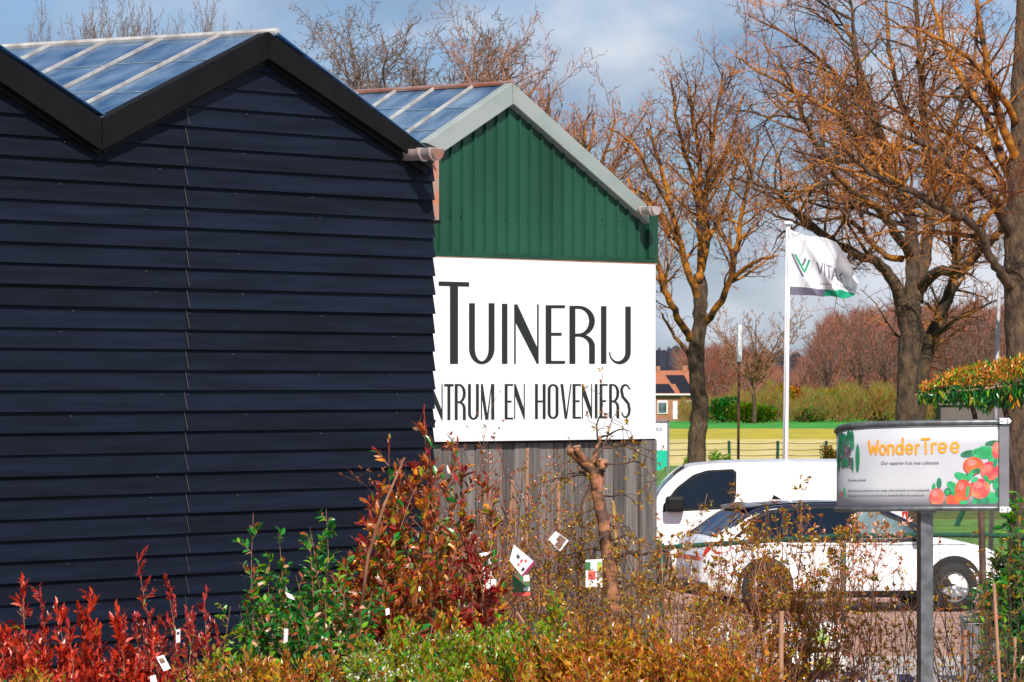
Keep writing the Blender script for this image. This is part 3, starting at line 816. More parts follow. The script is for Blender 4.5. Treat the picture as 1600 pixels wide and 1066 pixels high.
# big tree (trunk behind the round banner)
px_tree('bare_tree', 'large bare tree with thick forked trunk rising behind the round banner', 84,
    [(1420, 860, 0, 46), (1417, 700, 0, 39), (1420, 600, 0, 37), (1423, 520, 0, 38), (1420, 478, 0, 44)],
    [[(1424, 700, 0.0, 22), (1437, 640, 0.15, 26), (1445, 560, .3, 28), (1468, 500, .4, 24), (1490, 440, .5, 20), (1494, 400, .6, 17), (1490, 345, .6, 14), (1478, 290, .8, 10), (1470, 230, .9, 6)],
     [(1410, 480, 0, 30), (1395, 440, -.2, 22), (1370, 410, -.4, 18), (1330, 393, -.8, 16), (1290, 370, -1.2, 15), (1265, 350, -1.4, 14), (1235, 325, -1.8, 12), (1215, 300, -2.2, 9), (1175, 285, -2.6, 6), (1140, 280, -2.8, 4)],
     [(1424, 485, 0, 34), (1428, 420, .1, 28), (1424, 370, .2, 24), (1420, 320, .3, 22), (1405, 290, .3, 19), (1385, 230, .4, 15), (1360, 160, .5, 12), (1340, 90, .5, 9), (1330, 20, .5, 6), (1325, -40, .5, 4)],
     [(1432, 470, 0, 30), (1444, 400, .3, 25), (1452, 350, .3, 22), (1455, 290, .4, 20), (1445, 210, .3, 16), (1440, 140, .4, 12), (1435, 60, .5, 9), (1430, -50, .5, 5)],
     [(1440, 450, 0, 22), (1465, 425, -.5, 19), (1500, 420, -1, 17), (1530, 395, -1.4, 15), (1560, 362, -1.8, 13), (1600, 330, -2.4, 10), (1640, 300, -2.8, 7)],
     [(1421, 400, .1, 20), (1405, 370, -.6, 18), (1380, 335, -1.2, 16), (1350, 310, -1.8, 14), (1320, 290, -2.2, 12), (1290, 245, -2.6, 10), (1262, 200, -2.8, 8), (1240, 140, -3, 5), (1215, 80, -3, 3)],
     [(1410, 405, .1, 14), (1385, 400, .4, 12), (1360, 380, .8, 10), (1340, 355, 1.2, 9), (1315, 340, 1.6, 7), (1280, 345, 2, 5), (1250, 335, 2.2, 3)],
     [(1425, 340, .3, 18), (1400, 300, 1, 14), (1370, 270, 1.6, 12), (1330, 255, 2, 9), (1290, 250, 2.4, 6), (1240, 235, 2.6, 4)],
     [(1445, 290, .4, 16), (1475, 230, 1, 13), (1500, 170, 1.4, 10), (1520, 110, 1.6, 7), (1530, 40, 1.8, 4)],
     [(1405, 290, .3, 14), (1360, 230, -.6, 11), (1310, 180, -1.2, 9), (1255, 150, -1.6, 7), (1200, 120, -2, 5), (1150, 90, -2.2, 3)],
     [(1390, 250, .4, 12), (1350, 170, 1, 9), (1300, 110, 1.4, 7), (1240, 60, 1.6, 5), (1170, 25, 1.8, 3)],
     [(1450, 240, .3, 12), (1410, 160, .8, 10), (1390, 80, 1.1, 8), (1385, 0, 1.2, 5)],
     [(1450, 320, .4, 14), (1480, 300, 1.2, 11), (1520, 270, 1.8, 9), (1560, 250, 2.2, 6)],
     [(1330, 30, .5, 6), (1290, 10, .4, 5), (1240, -20, .4, 3)],
     [(1400, 270, .3, 11), (1330, 200, 1.8, 8), (1270, 190, 2.6, 6), (1200, 180, 3, 4), (1140, 170, 3.2, 3)]],
    11, 5.0, 0.46, [M['bark'], M['bark_dark'], M['twig_mix']], maxl=3, upw=0.10, minr=0.0065)
# right tree
px_tree('bare_tree', 'bare tree with the trunk cut by the right edge of the photo', 76,
    [(1598, 880, 0, 46), (1594, 640, 0, 44), (1592, 540, 0, 44), (1590, 420, .0, 46), (1592, 330, 0, 42), (1594, 200, 0, 34), (1596, 60, .1, 24), (1600, -80, .2, 14)],
    [[(1594, 480, 0, 26), (1580, 450, -.15, 22), (1565, 428, -.4, 18), (1545, 400, -.6, 17), (1530, 360, -.9, 16), (1505, 340, -1.2, 16), (1470, 325, -1.5, 15), (1435, 305, -1.8, 14), (1400, 290, -2, 12), (1360, 270, -2.3, 9), (1320, 235, -2.6, 6), (1280, 215, -2.8, 4)],
     [(1588, 380, 0, 30), (1565, 330, -.3, 26), (1540, 300, -.5, 20), (1500, 270, -.8, 15), (1460, 235, -1.1, 12), (1420, 215, -1.4, 9), (1370, 190, -1.6, 6), (1320, 150, -1.8, 3)],
     [(1592, 300, 0, 24), (1560, 230, .4, 18), (1535, 170, .7, 14), (1500, 120, 1, 11), (1470, 50, 1.2, 8), (1450, -20, 1.4, 5)],
     [(1592, 260, 0, 20), (1560, 180, -.5, 15), (1540, 100, -.8, 12), (1530, 20, -1, 9), (1525, -60, -1.1, 5)],
     [(1594, 200, 0, 16), (1550, 130, -.9, 11), (1500, 80, -1.4, 8), (1440, 50, -1.8, 5), (1390, 40, -2, 3)],
     [(1590, 330, 0, 18), (1545, 255, .8, 12), (1500, 215, 1.4, 9), (1440, 195, 1.8, 6), (1390, 165, 2, 4)],
     [(1592, 420, 0, 24), (1620, 360, .4, 20), (1650, 280, .8, 14), (1670, 180, 1, 8)],
     [(1594, 300, 0, 20), (1630, 200, -.5, 14), (1650, 80, -1, 8)]],
    12, 5.5, 0.44, [M['bark'], M['lichen'], M['twig_mix']], maxl=3, upw=0.12, minr=0.006)
# slender tree beside the green building
px_tree('bare_tree', 'bare tree with reddish trunk just right of the white board', 92,
    [(1089, 830, 0, 32), (1089, 700, 0, 29), (1093, 640, 0, 27), (1088, 580, 0, 25), (1089, 540, 0, 25), (1094, 500, 0, 22), (1094, 460, .05, 22), (1093, 430, .1, 19)],
    [[(1079, 530, 0, 15), (1060, 500, -.4, 13), (1045, 470, -.7, 12), (1032, 430, -.9, 10), (1020, 380, -1.1, 8), (1000, 330, -1.3, 6), (980, 280, -1.4, 4)],
     [(1092, 470, 0, 17), (1075, 420, -.3, 13), (1060, 370, -.4, 11), (1045, 310, -.5, 9), (1030, 250, -.6, 7), (1010, 200, -.7, 4)],
     [(1093, 440, 0, 17), (1096, 380, .1, 14), (1092, 320, .1, 12), (1094, 260, .2, 9), (1085, 200, .2, 7), (1075, 130, .3, 4)],
     [(1094, 430, .1, 16), (1104, 380, .4, 13), (1102, 320, .5, 11), (1110, 250, .6, 9), (1120, 180, .7, 6), (1130, 110, .8, 4)],
     [(1100, 505, 0, 15), (1122, 480, -.4, 13), (1140, 440, -.6, 12), (1152, 380, -.8, 10), (1160, 330, -.9, 8), (1175, 270, -1, 6), (1185, 210, -1.1, 4)],
     [(1140, 440, -.6, 10), (1165, 418, -.9, 7), (1190, 405, -1.1, 6), (1215, 400, -1.3, 3)],
     [(1105, 380, .4, 10), (1130, 330, .9, 8), (1145, 280, 1.2, 6), (1160, 220, 1.4, 4)],
     [(1062, 380, -.4, 9), (1030, 330, .4, 7), (1000, 300, .7, 5), (960, 290, .9, 3)],
     [(1050, 330, -.5, 8), (1015, 270, -.9, 6), (985, 220, -1.1, 5), (950, 200, -1.2, 3)],
     [(1088, 580, .1, 10), (1070, 545, .6, 8), (1050, 520, .9, 6), (1035, 490, 1.1, 4)],
     [(1095, 300, .2, 9), (1070, 240, .8, 7), (1055, 170, 1.0, 5), (1050, 120, 1.1, 3)],
     [(1110, 300, .6, 9), (1140, 220, -.2, 6), (1160, 150, -.4, 4)],
     [(1040, 450, -.8, 8), (1015, 420, -.3, 6), (995, 380, 0, 4)]],
    13, 6.5, 0.46, [M['bark'], M['lichen'], M['twig_mix']], maxl=3, upw=0.22, minr=0.0065)

# generic bare tree prototype, copied for those behind the roofs and on the horizon
def bare_proto(name, label, seed, H, R, nl, dens, lenf, maxl, mats, minr, trunkf=0.3, th=0.03, lean=0.5, rthin=0.02, group=None, upw=0.3, toplo=.6):
    rng = random.Random(seed)
    root = empty(name, (0, 0, 0), label, 'tree', group)
    tb = MB(); lb = MB(); tw = MB()
    hz = H * trunkf
    P = [Vector((0, 0, -0.1)), Vector((rng.uniform(-.1,.1), 0, hz * .5)), Vector((0, 0, hz)), Vector((rng.uniform(-.2,.2), 0, H * .62)), Vector((rng.uniform(-.3,.3), 0, H * .92))]
    P, R_ = smooth_path(P, [H*th, H*th*.85, H*th*.75, H*th*.35, H*th*.08], 4, 0.02, rng)
    tb.tube(P, R_, n=9)
    sprout(rng, P[8:], R_[8:], lb, tw, 1, maxl, dens, lenf, 0.05, upw, minr, rthin=rthin)
    for i in range(nl):
        a = 2*pi*(i + rng.random()*.6)/nl; h0 = hz * rng.uniform(.75, 1.5)
        top = H * rng.uniform(toplo, .98); rr = R * rng.uniform(.6, 1)
        q = [Vector((0, 0, h0)), Vector((cos(a)*rr*.35, sin(a)*rr*.35, h0 + (top-h0)*.35)), Vector((cos(a)*rr*.7, sin(a)*rr*.7, h0 + (top-h0)*.7)), Vector((cos(a)*rr, sin(a)*rr, top))]
        q, r_ = smooth_path(q, [H*th*.5, H*th*.34, H*th*.2, H*th*.06], 4, 0.06, rng)
        lb.tube(q, r_, n=5)
        sprout(rng, q, r_, lb, tw, 1, maxl, dens, lenf, 0.15, upw, minr, rthin=rthin)
    tb.build('trunk', mats[0], root, smooth=True); lb.build('branches', mats[1], root); tw.build('crown', mats[2], root)
    return root
def copy_tree(o, parent=None):
    c = o.copy(); COL.objects.link(c)
    if parent: c.parent = parent
    for ch in list(o.children): copy_tree(ch, c)
    return c
grpR = 'bare trees rising behind the roofs'
# behind the roofs (about 110 m off)
pa = bare_proto('bare_tree', 'wide bushy bare tree rising between the dark and the green gables', 21, 11.6, 3.3, 30, 4.6, 0.36, 3, [M['bark'], M['twig_grey'], M['twig_grey']], 0.009, trunkf=0.25, group=grpR, th=0.018, upw=0.16, toplo=.78)
pa.location = (gx(640, 108), 108, 0); pa.scale = (1.0, 1.0, 1.0)
pb = bare_proto('bare_tree', 'orange brown bare tree rising behind the right slope of the green gable', 22, 10.6, 1.9, 9, 5.0, 0.45, 3, [M['bark'], M['lichen'], M['twig_brown']], 0.008, trunkf=0.4, group=grpR, th=0.022)
pb.location = (gx(878, 100), 100, 0)
ps = bare_proto('bare_tree', 'small bare treetop above the glass roof, leftmost', 25, 11.0, 2.6, 9, 4.6, 0.36, 3, [M['bark'], M['twig_grey'], M['twig_grey']], 0.009, trunkf=0.25, group=grpR, th=0.016, upw=0.3, toplo=.9)
for (px, ytop, Y, lab, src, rz, sc2) in (
        (110, 36, 122, 'small bare treetop, leftmost above the glass roof', ps, 1.2, 0.45),
        (185, 24, 122, 'bare treetop above the glass roof, second from the left', ps, 2.3, 0.6),
        (250, 30, 124, 'bare treetop above the glass roof, third from the left', ps, 3.9, 0.6),
        (322, 44, 122, 'small bare treetop above the glass roof, nearest to the dark ridge', ps, 5.1, 0.4)):
    c = src if px == 110 else copy_tree(src)
    c['label'] = lab
    hh = zy(ytop, Y)
    c.location = (gx(px, Y), Y, 0); c.rotation_euler = (0, 0, rz); c.scale = (sc2, sc2, hh / 11.0)
# ---------------------------------------------------------------- far woods
def wood_mass(name, label, cat, x0, x1, Y0, Y1, prof, seed, n, mats, size, trunk_m=None):
    """a wood read as one mass: fine twig clumps through its volume"""
    rng = random.Random(seed)
    b = MB()
    for i in range(n):
        Y = rng.uniform(Y0, Y1); px = rng.uniform(x0, x1)
        top = prof(px)
        hz_ = zy(top, Y) - drop(Y)
        z = drop(Y) + hz_ * (rng.random() ** 0.75) * rng.uniform(0.93, 1.02)
        p = Vector((gx(px, Y), Y, z))
        d = unit(Vector((rng.gauss(0, .55), rng.gauss(0, .3), rng.uniform(0.25, 1.2))))
        L = size * rng.uniform(0.5, 1.4); a = unit(d.cross(Vector((0.1, 1, 0.1)))) * size * rng.uniform(0.015, 0.035)
        b.poly([p - a, p + a, p + d * L], rng.choices(range(len(mats)), [3, 2, 1][:len(mats)])[0])
    return tag(b.build(name, mats), label, cat, kind='stuff')
def mk_prof(pts, rough, seed):
    r = random.Random(seed); ph = [r.uniform(0, 6) for _ in range(6)]
    def f(px):
        y = pts[-1][1]
        for (a, ya), (c, yc) in zip(pts[:-1], pts[1:]):
            if a <= px <= c: y = ya + (yc - ya) * (px - a) / (c - a); break
        if px < pts[0][0]: y = pts[0][1]
        return y + rough * (sin(px * .11 + ph[0]) + .7 * sin(px * .23 + ph[1]) + .5 * sin(px * .47 + ph[2]) + .4 * sin(px * .9 + ph[3]))
    return f
M['wood_red'] = mat('far_twigs_red', (0.20, 0.048, 0.030), (0.30, 0.095, 0.05), rough=1, scale=0.12)
M['wood_brown'] = mat('far_twigs_brown', (0.10, 0.05, 0.04), (0.16, 0.085, 0.065), rough=1, scale=0.1)
M['wood_grey'] = mat('far_twigs_grey', (0.19, 0.125, 0.105), rough=1)
M['conifer'] = mat('far_conifer', (0.016, 0.02, 0.035), (0.03, 0.036, 0.055), rough=1, scale=0.05)
M['conifer_b'] = mat('far_conifer_deep', (0.02, 0.022, 0.04), rough=1)
wood_mass('bare_woodland', 'reddish brown bare woodland across the far side of the fields', 'woodland', 1225, 1800, 590, 700,
          mk_prof([(1225, 625), (1250, 585), (1275, 530), (1300, 500), (1400, 488), (1600, 485), (1800, 480)], 5, 1), 31, 60000, [M['wood_red'], M['wood_brown'], M['wood_grey']], 1.9)
wood_mass('bare_woodland', 'low reddish bare woodland between the brick house and the white flagpole', 'woodland', 1060, 1225, 600, 660,
          mk_prof([(1060, 560), (1100, 545), (1130, 550), (1180, 560), (1225, 585)], 6, 2), 32, 15000, [M['wood_red'], M['wood_brown'], M['wood_grey']], 1.7)
M['scrub_rust'] = mat('scrub_rust', (0.22, 0.085, 0.02), (0.16, 0.06, 0.03), rough=1, scale=.1)
M['scrub_olive'] = mat('scrub_olive', (0.15, 0.14, 0.015), (0.22, 0.17, 0.02), rough=1, scale=.1)
M['scrub_green'] = mat('scrub_green', (0.03, 0.15, 0.015), rough=1)
wood_mass('scrub', 'russet and olive scrub at the foot of the far woodland', 'scrub', 1062, 1520, 522, 575,
          mk_prof([(1062, 628), (1130, 622), (1200, 606), (1240, 622), (1300, 608), (1380, 606), (1440, 620), (1520, 626)], 7, 5), 33, 30000, [M['scrub_rust'], M['scrub_olive'], M['scrub_green']], 0.9)
# conifer forest, a dark jagged mass
b = MB(); rng = random.Random(5); pf = mk_prof([(900, 545), (1030, 545), (1100, 548), (1240, 552), (1300, 560), (1900, 560)], 3, 7)
for i in range(2300):
    Y = rng.uniform(1000, 1350); px = rng.uniform(880, 1900)
    h = zy(pf(px) + rng.uniform(-2, 5), Y) - drop(Y); x = gx(px, Y); zb_ = drop(Y)
    r = rng.uniform(2.0, 3.6); a0 = rng.random() * 6
    ring = [(x + r * cos(a0 + 2*pi*j/6), Y + r * sin(a0 + 2*pi*j/6), zb_) for j in range(6)]
    r2 = r * .75; ring2 = [(x + r2 * cos(a0 + .3 + 2*pi*j/6), Y + r2 * sin(a0 + .3 + 2*pi*j/6), zb_ + h * rng.uniform(.62, .75)) for j in range(6)]
    b.raw(ring + ring2 + [(x, Y, zb_ + h)], [(j, (j+1) % 6, 6 + (j+1) % 6, 6 + j) for j in range(6)] + [(6 + j, 6 + (j+1) % 6, 12) for j in range(6)], rng.choice((0, 1)))
tag(b.build('conifer_forest', [M['conifer'], M['conifer_b']]), 'dark blue grey forest along the horizon behind the house and flagpole', 'forest', kind='stuff')

# single trees and bushes in the middle distance
pm = bare_proto('bare_tree', 'grey bare tree with a round crown left of the white flagpole far off', 23, 15.5, 6.0, 13, 1.3, 0.42, 3, [M['bark'], M['twig_brown'], M['wood_grey']], 0.045, trunkf=0.3, th=0.018, rthin=0.02)
pm.location = (gx(1178, 500), 500, drop(500))
pm.scale = (1, 1, (zy(478, 500) - drop(500)) / 15.5)
grpW = 'bare trees standing out of the far woodland'
first = None
for i, (px, yt, Y, lab) in enumerate(((1290, 505, 575, 'leftmost tall bare tree of the far woodland, right of the flagpole'), (1345, 492, 582, 'tall bare tree of the far woodland below the flag'),
        (1385, 500, 572, 'tall bare tree of the far woodland close left of the big trunk'), (1482, 488, 575, 'tall bare tree of the far woodland close right of the big trunk'), (1530, 478, 580, 'tall bare tree of the far woodland left of the grey pole'), (1586, 470, 584, 'tallest bare tree of the far woodland, at the right edge'))):
    if first is None:
        c = first = bare_proto('bare_tree', lab, 24, 16, 5.0, 9, 1.1, 0.42, 3, [M['wood_brown'], M['wood_brown'], M['wood_grey']], 0.04, trunkf=0.3, th=0.014, group=grpW)
    else: c = copy_tree(first)
    c['label'] = lab
    c.location = (gx(px, Y), Y, drop(Y)); c.rotation_euler = (0, 0, i * 1.3)
    s_ = (zy(yt, Y) - drop(Y)) / 16
    c.scale = (s_ * (1.0 + .15 * (i % 3)), s_, s_)

def clump_bush(name, label, px, Y, wpx, ytop, seed, n, leaf, mats, weights, group=None, cat='bush', ybase=None):
    rng = random.Random(seed)
    base = Vector((gx(px, Y), Y, drop(Y)))
    H = zy(ytop, Y) - base.z; R = wpx / 2 / F * Y
    root = empty(name, base, label, cat, group)
    fb = MB(); sb = MB()
    lobes = [(Vector((rng.uniform(-.6, .6) * R, rng.uniform(-.4, .4) * R, H * rng.uniform(.35, .75))), rng.uniform(.3, .55)) for _ in range(7)] + [(Vector((0, 0, H * .4)), .7)]
    for i in range(n):
        c, s_ = rng.choice(lobes)
        v = unit(rvec(rng)) * (rng.random() ** .35)
        p = c + Vector((v.x * R * s_, v.y * R * s_, v.z * H * s_ * .6))
        p.z = max(.02, min(p.z, H))
        fb.leaf2(p, unit(v + rvec(rng) * .5 + Vector((0, 0, .3))), leaf * rng.uniform(.6, 1.3), leaf * .55, rng.choices(range(len(mats)), weights)[0])
    for i in range(9):
        c, s_ = lobes[i % 8]
        sb.tube([Vector((0, 0, 0)), c * .5 + rvec(rng) * R * .05, c + Vector((0, 0, H * .1))], [R * .04, R * .025, R * .01], n=4)
    sb.build('stems', M['twig_brown'], root); fb.build('foliage', mats, root)
    return root
gb = 'bushes along the far edge of the fields'
for i, (px, Y, wpx, yt, n, cols, wt, lab) in enumerate((
        (1128, 520, 60, 618, 2200, ('green_b', 'green_a', 'olive'), (3, 2, 1), 'dark green bush beside the reddish trunk, below the round bare tree'),
        (1172, 510, 84, 632, 2600, ('olive', 'green_c', 'green_a'), (3, 1, 1), 'olive green bush left of the white flagpole'),
        (1212, 540, 64, 600, 2600, ('mustard', 'olive', 'bronze_a'), (3, 2, 1), 'tall mustard yellow bush directly behind the white flagpole'),
        (1258, 530, 70, 636, 2200, ('green_a', 'green_b', 'olive'), (3, 2, 1), 'low bright green bush just right of the white flagpole'),
        (1247, 560, 56, 604, 2000, ('rust_leaf', 'mustard', 'bronze_a'), (3, 1, 1), 'rust coloured bush just right of the white flagpole'),
        (1312, 540, 90, 602, 3600, ('olive', 'mustard', 'green_c'), (3, 2, 1), 'large olive bush above the left end of the round banner'),
        (1375, 535, 110, 606, 4200, ('bronze_a', 'olive', 'mustard'), (3, 2, 1), 'broad bronze bush left of the thick forked trunk'),
        (1478, 540, 90, 614, 3000, ('olive', 'bronze_a', 'mustard'), (2, 2, 1), 'brown green bush right of the thick forked trunk'),
        (1100, 530, 30, 640, 600, ('green_b', 'green_a'), (2, 1), 'small dark green bush right beside the reddish trunk'))):
    clump_bush('bush', lab, px, Y, wpx, yt, 50 + i, n, 0.42, [M[c] for c in cols], wt, gb)
clump_bush('bush', 'bright green ivy bush against the wire fence right of the reddish trunk', 1124, 135, 46, 702, 71, 1300, 0.09, [M['green_c'], M['olive'], M['green_a']], (3, 1, 2))
clump_bush('bush', 'green and brown bush at the field edge left of the round banner', 1296, 135, 32, 694, 72, 1100, 0.09, [M['green_b'], M['bronze_a'], M['olive']], (2, 2, 1))
clump_bush('bush', 'small yellowish bush at the foot of the reddish trunk', 1078, 130, 26, 708, 73, 500, 0.08, [M['olive'], M['green_c']], (1, 1))

# ---------------------------------------------------------------- brick house far off
HY = 560
def HP(px, py, dy=0.0): return at(px, py, HY + dy)
house = empty('brick_house', (gx(1055, HY), HY, drop(HY)), 'small orange brick house with solar panels on its tiled roof beside the white board', 'house')
ho = house.location
def hbox(name, x0, y0, x1, y1, d0, d1, m, par=None, col=None):
    a = HP(x0, y1, 0); c = HP(x1, y0, 0); b = MB()
    b.box((a.x - ho.x, d0, a.z - ho.z), (c.x - ho.x, d1, c.z - ho.z)); return b.build(name, m, par or house)
hbox('wall', 985, 615, 1084, 662, 0, 8, M['brick'])
def hroof(p, d_lo, d_hi, name, m, par=None, th=0.12):
    """p: px corners low-left, low-right, high-right, high-left lying on the roof slope"""
    b = MB(); zl = HP(1050, 617).z; zh = HP(1050, 579).z
    def on(px, py):
        z = HP(px, py).z; t = (z - zl) / (zh - zl)
        return Vector((HP(px, py).x - ho.x, d_lo + (d_hi - d_lo) * t, z - ho.z))
    fr = [on(*q) for q in p]
    b.slab(fr, [v + Vector((0, th * .8, -th)) for v in fr]); return b.build(name, m, par or house)
rf = hroof([(985, 617), (1086, 617), (1083, 579), (989, 579)], -0.4, 4, 'roof', M['rooftile'])
hroof([(1020, 614), (1055, 614), (1046, 600), (1020, 600)], -0.52, 3.88, 'solar_panels', M['solar'], rf, .05)
hroof([(1063, 614), (1082, 614), (1081, 600), (1056, 600)], -0.52, 3.88, 'solar_panels', M['solar'], rf, .05)
hroof([(1050, 599.5), (1077, 599.5), (1070, 586), (1041, 586)], -0.52, 3.88, 'solar_panels', M['solar'], rf, .05)
b = MB(); q = HP(1050, 579)
b.slab([Vector((HP(985, 617).x - ho.x, 8.4, HP(985, 617).z - ho.z)), Vector((HP(1086, 617).x - ho.x, 8.4, HP(985, 617).z - ho.z)), Vector((HP(1083, 579).x - ho.x, 4, q.z - ho.z)), Vector((HP(989, 579).x - ho.x, 4, q.z - ho.z))],
       [Vector((HP(985, 617).x - ho.x, 8.3, HP(985, 618).z - ho.z)), Vector((HP(1086, 617).x - ho.x, 8.3, HP(985, 618).z - ho.z)), Vector((HP(1083, 579).x - ho.x, 3.9, q.z - ho.z - .1)), Vector((HP(989, 579).x - ho.x, 3.9, q.z - ho.z - .1))])
b.build('rear_roof', M['rooftile'], rf)
hbox('chimney', 1027, 572, 1033, 583, 3.6, 4.4, M['brick'], rf)
hbox('chimney', 1068, 571, 1076, 582, 3.6, 4.4, M['brick'], rf)
for (x0, x1) in ((1027.5, 1043), (1066, 1080)):
    wn = hbox('window', x0, 626, x1, 646.5, -.12, .02, M['house_white'])
    hbox('pane', x0 + 1.2, 629, x1 - 1.6, 645, -.16, -.121, M['house_glass'], wn)
hbox('door', 1051.5, 627, 1058.5, 655, -.1, .02, M['house_white'])
hbox('eaves_gutter', 985, 615.5, 1086, 617.5, -.6, -.42, M['house_white'])
for i, (a, c) in enumerate(((1470, 1520), (1524, 1640))):
    far = empty('far_shed', (gx((a + c) / 2, 520), 520, drop(520)), ('low grey shed left of the grey pole beyond the fields', 'long low grey shed right of the grey pole beyond the fields')[i], 'shed')
    b = MB(); hw = (c - a) / 2 / F * 520; H_ = zy(633, 520) - drop(520)
    b.box((-hw, 0, 0), (hw, 6, H_)); b.build('wall', M['grey_wall'], far)
    b = MB(); b.slab([Vector((-hw - .2, -.3, H_)), Vector((hw + .2, -.3, H_)), Vector((hw + .2, 3, H_ + 1.1)), Vector((-hw - .2, 3, H_ + 1.1))], [Vector((-hw - .2, 6.3, H_)), Vector((hw + .2, 6.3, H_)), Vector((hw + .2, 3.05, H_ + 1.1)), Vector((-hw - .2, 3.05, H_ + 1.1))])
    b.build('roof', M['grey_wall'], far)

# ---------------------------------------------------------------- vehicles
def interp(pts, x):
    if x <= pts[0][0]: return pts[0][1]
    for (a, ya), (c, yc) in zip(pts[:-1], pts[1:]):
        if x <= c: return ya + (yc - ya) * (x - a) / (c - a)
    return pts[-1][1]
def smooth_prof(pts):
    P = [Vector((p[0], p[1], 0)) for p in pts]
    Q, _ = smooth_path(P, [0.0] * len(P), 5)
    return [(q.x, q.y) for q in Q]
def car_shell(top, sill, half, belt, tumble, x0, x1, endround, n=70, crown=0.03, edge=0.09):
    """returns builder, side_y(x,z), top_z(x)"""
    tz = lambda x: interp(top, x)
    def W(x):
        e = 0.0
        for xe, s_ in ((x0, 1), (x1, -1)):
            d = (x - xe) * s_
            if d < endround: e = max(e, (1 - d / endround) ** 2.4)
        return half * (1 - 0.30 * e)
    def side(x, z):
        t = max(0.0, z - belt)
        lo = max(0.0, (sill + .25) - z)
        return W(x) - tumble * t - 0.12 * lo * lo * 4
    b = MB(); rows = []
    for i in range(n + 1):
        x = x0 + (x1 - x0) * i / n
        zt = tz(x); zs = interp(sillp(sill, x0, x1), x)
        ze = max(zs + 0.05, zt - edge)
        r = []
        for j in range(9):
            z = zs + (ze - zs) * j / 8
            r.append((side(x, z), z))
        y8 = r[-1][0]
        for a in (25, 50, 70, 90):
            r.append((y8 - edge * .8 * (1 - cos(radians(a))), ze + (zt - ze) * .75 * sin(radians(a))))
        ye = r[-1][0]; zz = r[-1][1]
        for t in (.66, .33, 0.0):
            r.append((ye * t, zz + (zt - zz) * (1 - t * t)))
        full = [(x, y, z) for y, z in r] + [(x, -y, z) for y, z in reversed(r[:-1])]
        rows.append(full)
    m = len(rows[0])
    vs = [p for r in rows for p in r]
    fs = [(i*m+j, (i+1)*m+j, (i+1)*m+j+1, i*m+j+1) for i in range(n) for j in range(m - 1)]
    fs.append(tuple(range(m))); fs.append(tuple(n*m + j for j in range(m-1, -1, -1)))
    fs += [(i*m, i*m+m-1, (i+1)*m+m-1, (i+1)*m) for i in range(n)]
    b.raw(vs, fs)
    return b, side, tz
def sillp(s, x0, x1): return [(x0, s + .12), (x0 + .5, s), (x1 - .5, s), (x1, s + .1)]
def side_patch(side, pts, off, sgn, mb, mi=0, th=0.004):
    """polygon in (x,z) laid on the vehicle's side, subdivided along x"""
    fr = [Vector((x, sgn * (side(x, z) + off), z)) for x, z in pts]
    bk = [Vector((v.x, v.y - sgn * th, v.z)) for v in fr]
    mb.slab(fr, bk, mi)
def wheel(parent, x, y, r, w_, sgn, name='wheel'):
    o = empty_part(name, (x, y, r), parent)
    t = MB(); n = 28
    prof = [(r*.62, -w_/2), (r*.95, -w_/2), (r, -w_/2 + .03), (r, w_/2 - .03), (r*.95, w_/2), (r*.62, w_/2)]
    vs = []
    for i in range(n):
        a = 2*pi*i/n
        vs += [(rr * cos(a), yy, rr * sin(a)) for rr, yy in prof]
    k = len(prof)
    t.raw(vs, [(i*k+j, ((i+1)%n)*k+j, ((i+1)%n)*k+j+1, i*k+j+1) for i in range(n) for j in range(k-1)])
    t.build('tyre', M['rubber'], o, smooth=True)
    t = MB(); yo = sgn * w_ * .36
    a_ = [(r*.63*cos(2*pi*i/24), r*.63*sin(2*pi*i/24)) for i in range(24)]
    t.slab([Vector((x_, yo - sgn*.05, z_)) for x_, z_ in a_], [Vector((x_, -yo, z_)) for x_, z_ in a_], 1)
    for i in range(24):
        p, q = a_[i], a_[(i+1) % 24]
        t.slab([Vector((p[0], yo, p[1])), Vector((q[0], yo, q[1])), Vector((q[0]*.9, yo, q[1]*.9)), Vector((p[0]*.9, yo, p[1]*.9))],
               [Vector((p[0], yo - sgn*.05, p[1])), Vector((q[0], yo - sgn*.05, q[1])), Vector((q[0]*.9, yo - sgn*.05, q[1]*.9)), Vector((p[0]*.9, yo - sgn*.05, p[1]*.9))])
    for i in range(10):
        a = 2*pi*i/10 + (.14 if i % 2 else -.14)
        d = Vector((cos(a), 0, sin(a))); s_ = Vector((-sin(a), 0, cos(a))) * r * .035
        c0 = Vector((0, yo - sgn*.012, 0)) + d * r * .08; c1 = Vector((0, yo - sgn*.004, 0)) + d * r * .6
        t.slab([c0 - s_*1.6, c0 + s_*1.6, c1 + s_, c1 - s_], [q - Vector((0, sgn*.03, 0)) for q in (c0 - s_*1.6, c0 + s_*1.6, c1 + s_, c1 - s_)])
    t.build('rim', [M['rim'], M['plastic']], o)
def empty_part(name, loc, parent):
    o = bpy.data.objects.new(name, None); COL.objects.link(o); o.location = loc; o.parent = parent; o.empty_display_size = .1
    return o
def round_poly(pts, k=4):
    n = len(pts); out_ = []
    for i in range(n):
        a, b_, c_, d_ = [Vector((*pts[(i + j) % n], 0)) for j in (-1, 0, 1, 2)]
        b0 = b_.lerp(a, .12); b1 = b_.lerp(c_, .12)
        for q in range(k + 1):
            t = q / k; v = b0 * (1-t)**2 + b_ * 2*t*(1-t) + b1 * t*t; out_.append((v.x, v.y))
    return out_
def arc_xz(cx, cz, r, a0, a1, n=16): return [(cx + r * cos(a0 + (a1-a0)*i/n), cz + r * sin(a0 + (a1-a0)*i/n)) for i in range(n+1)]
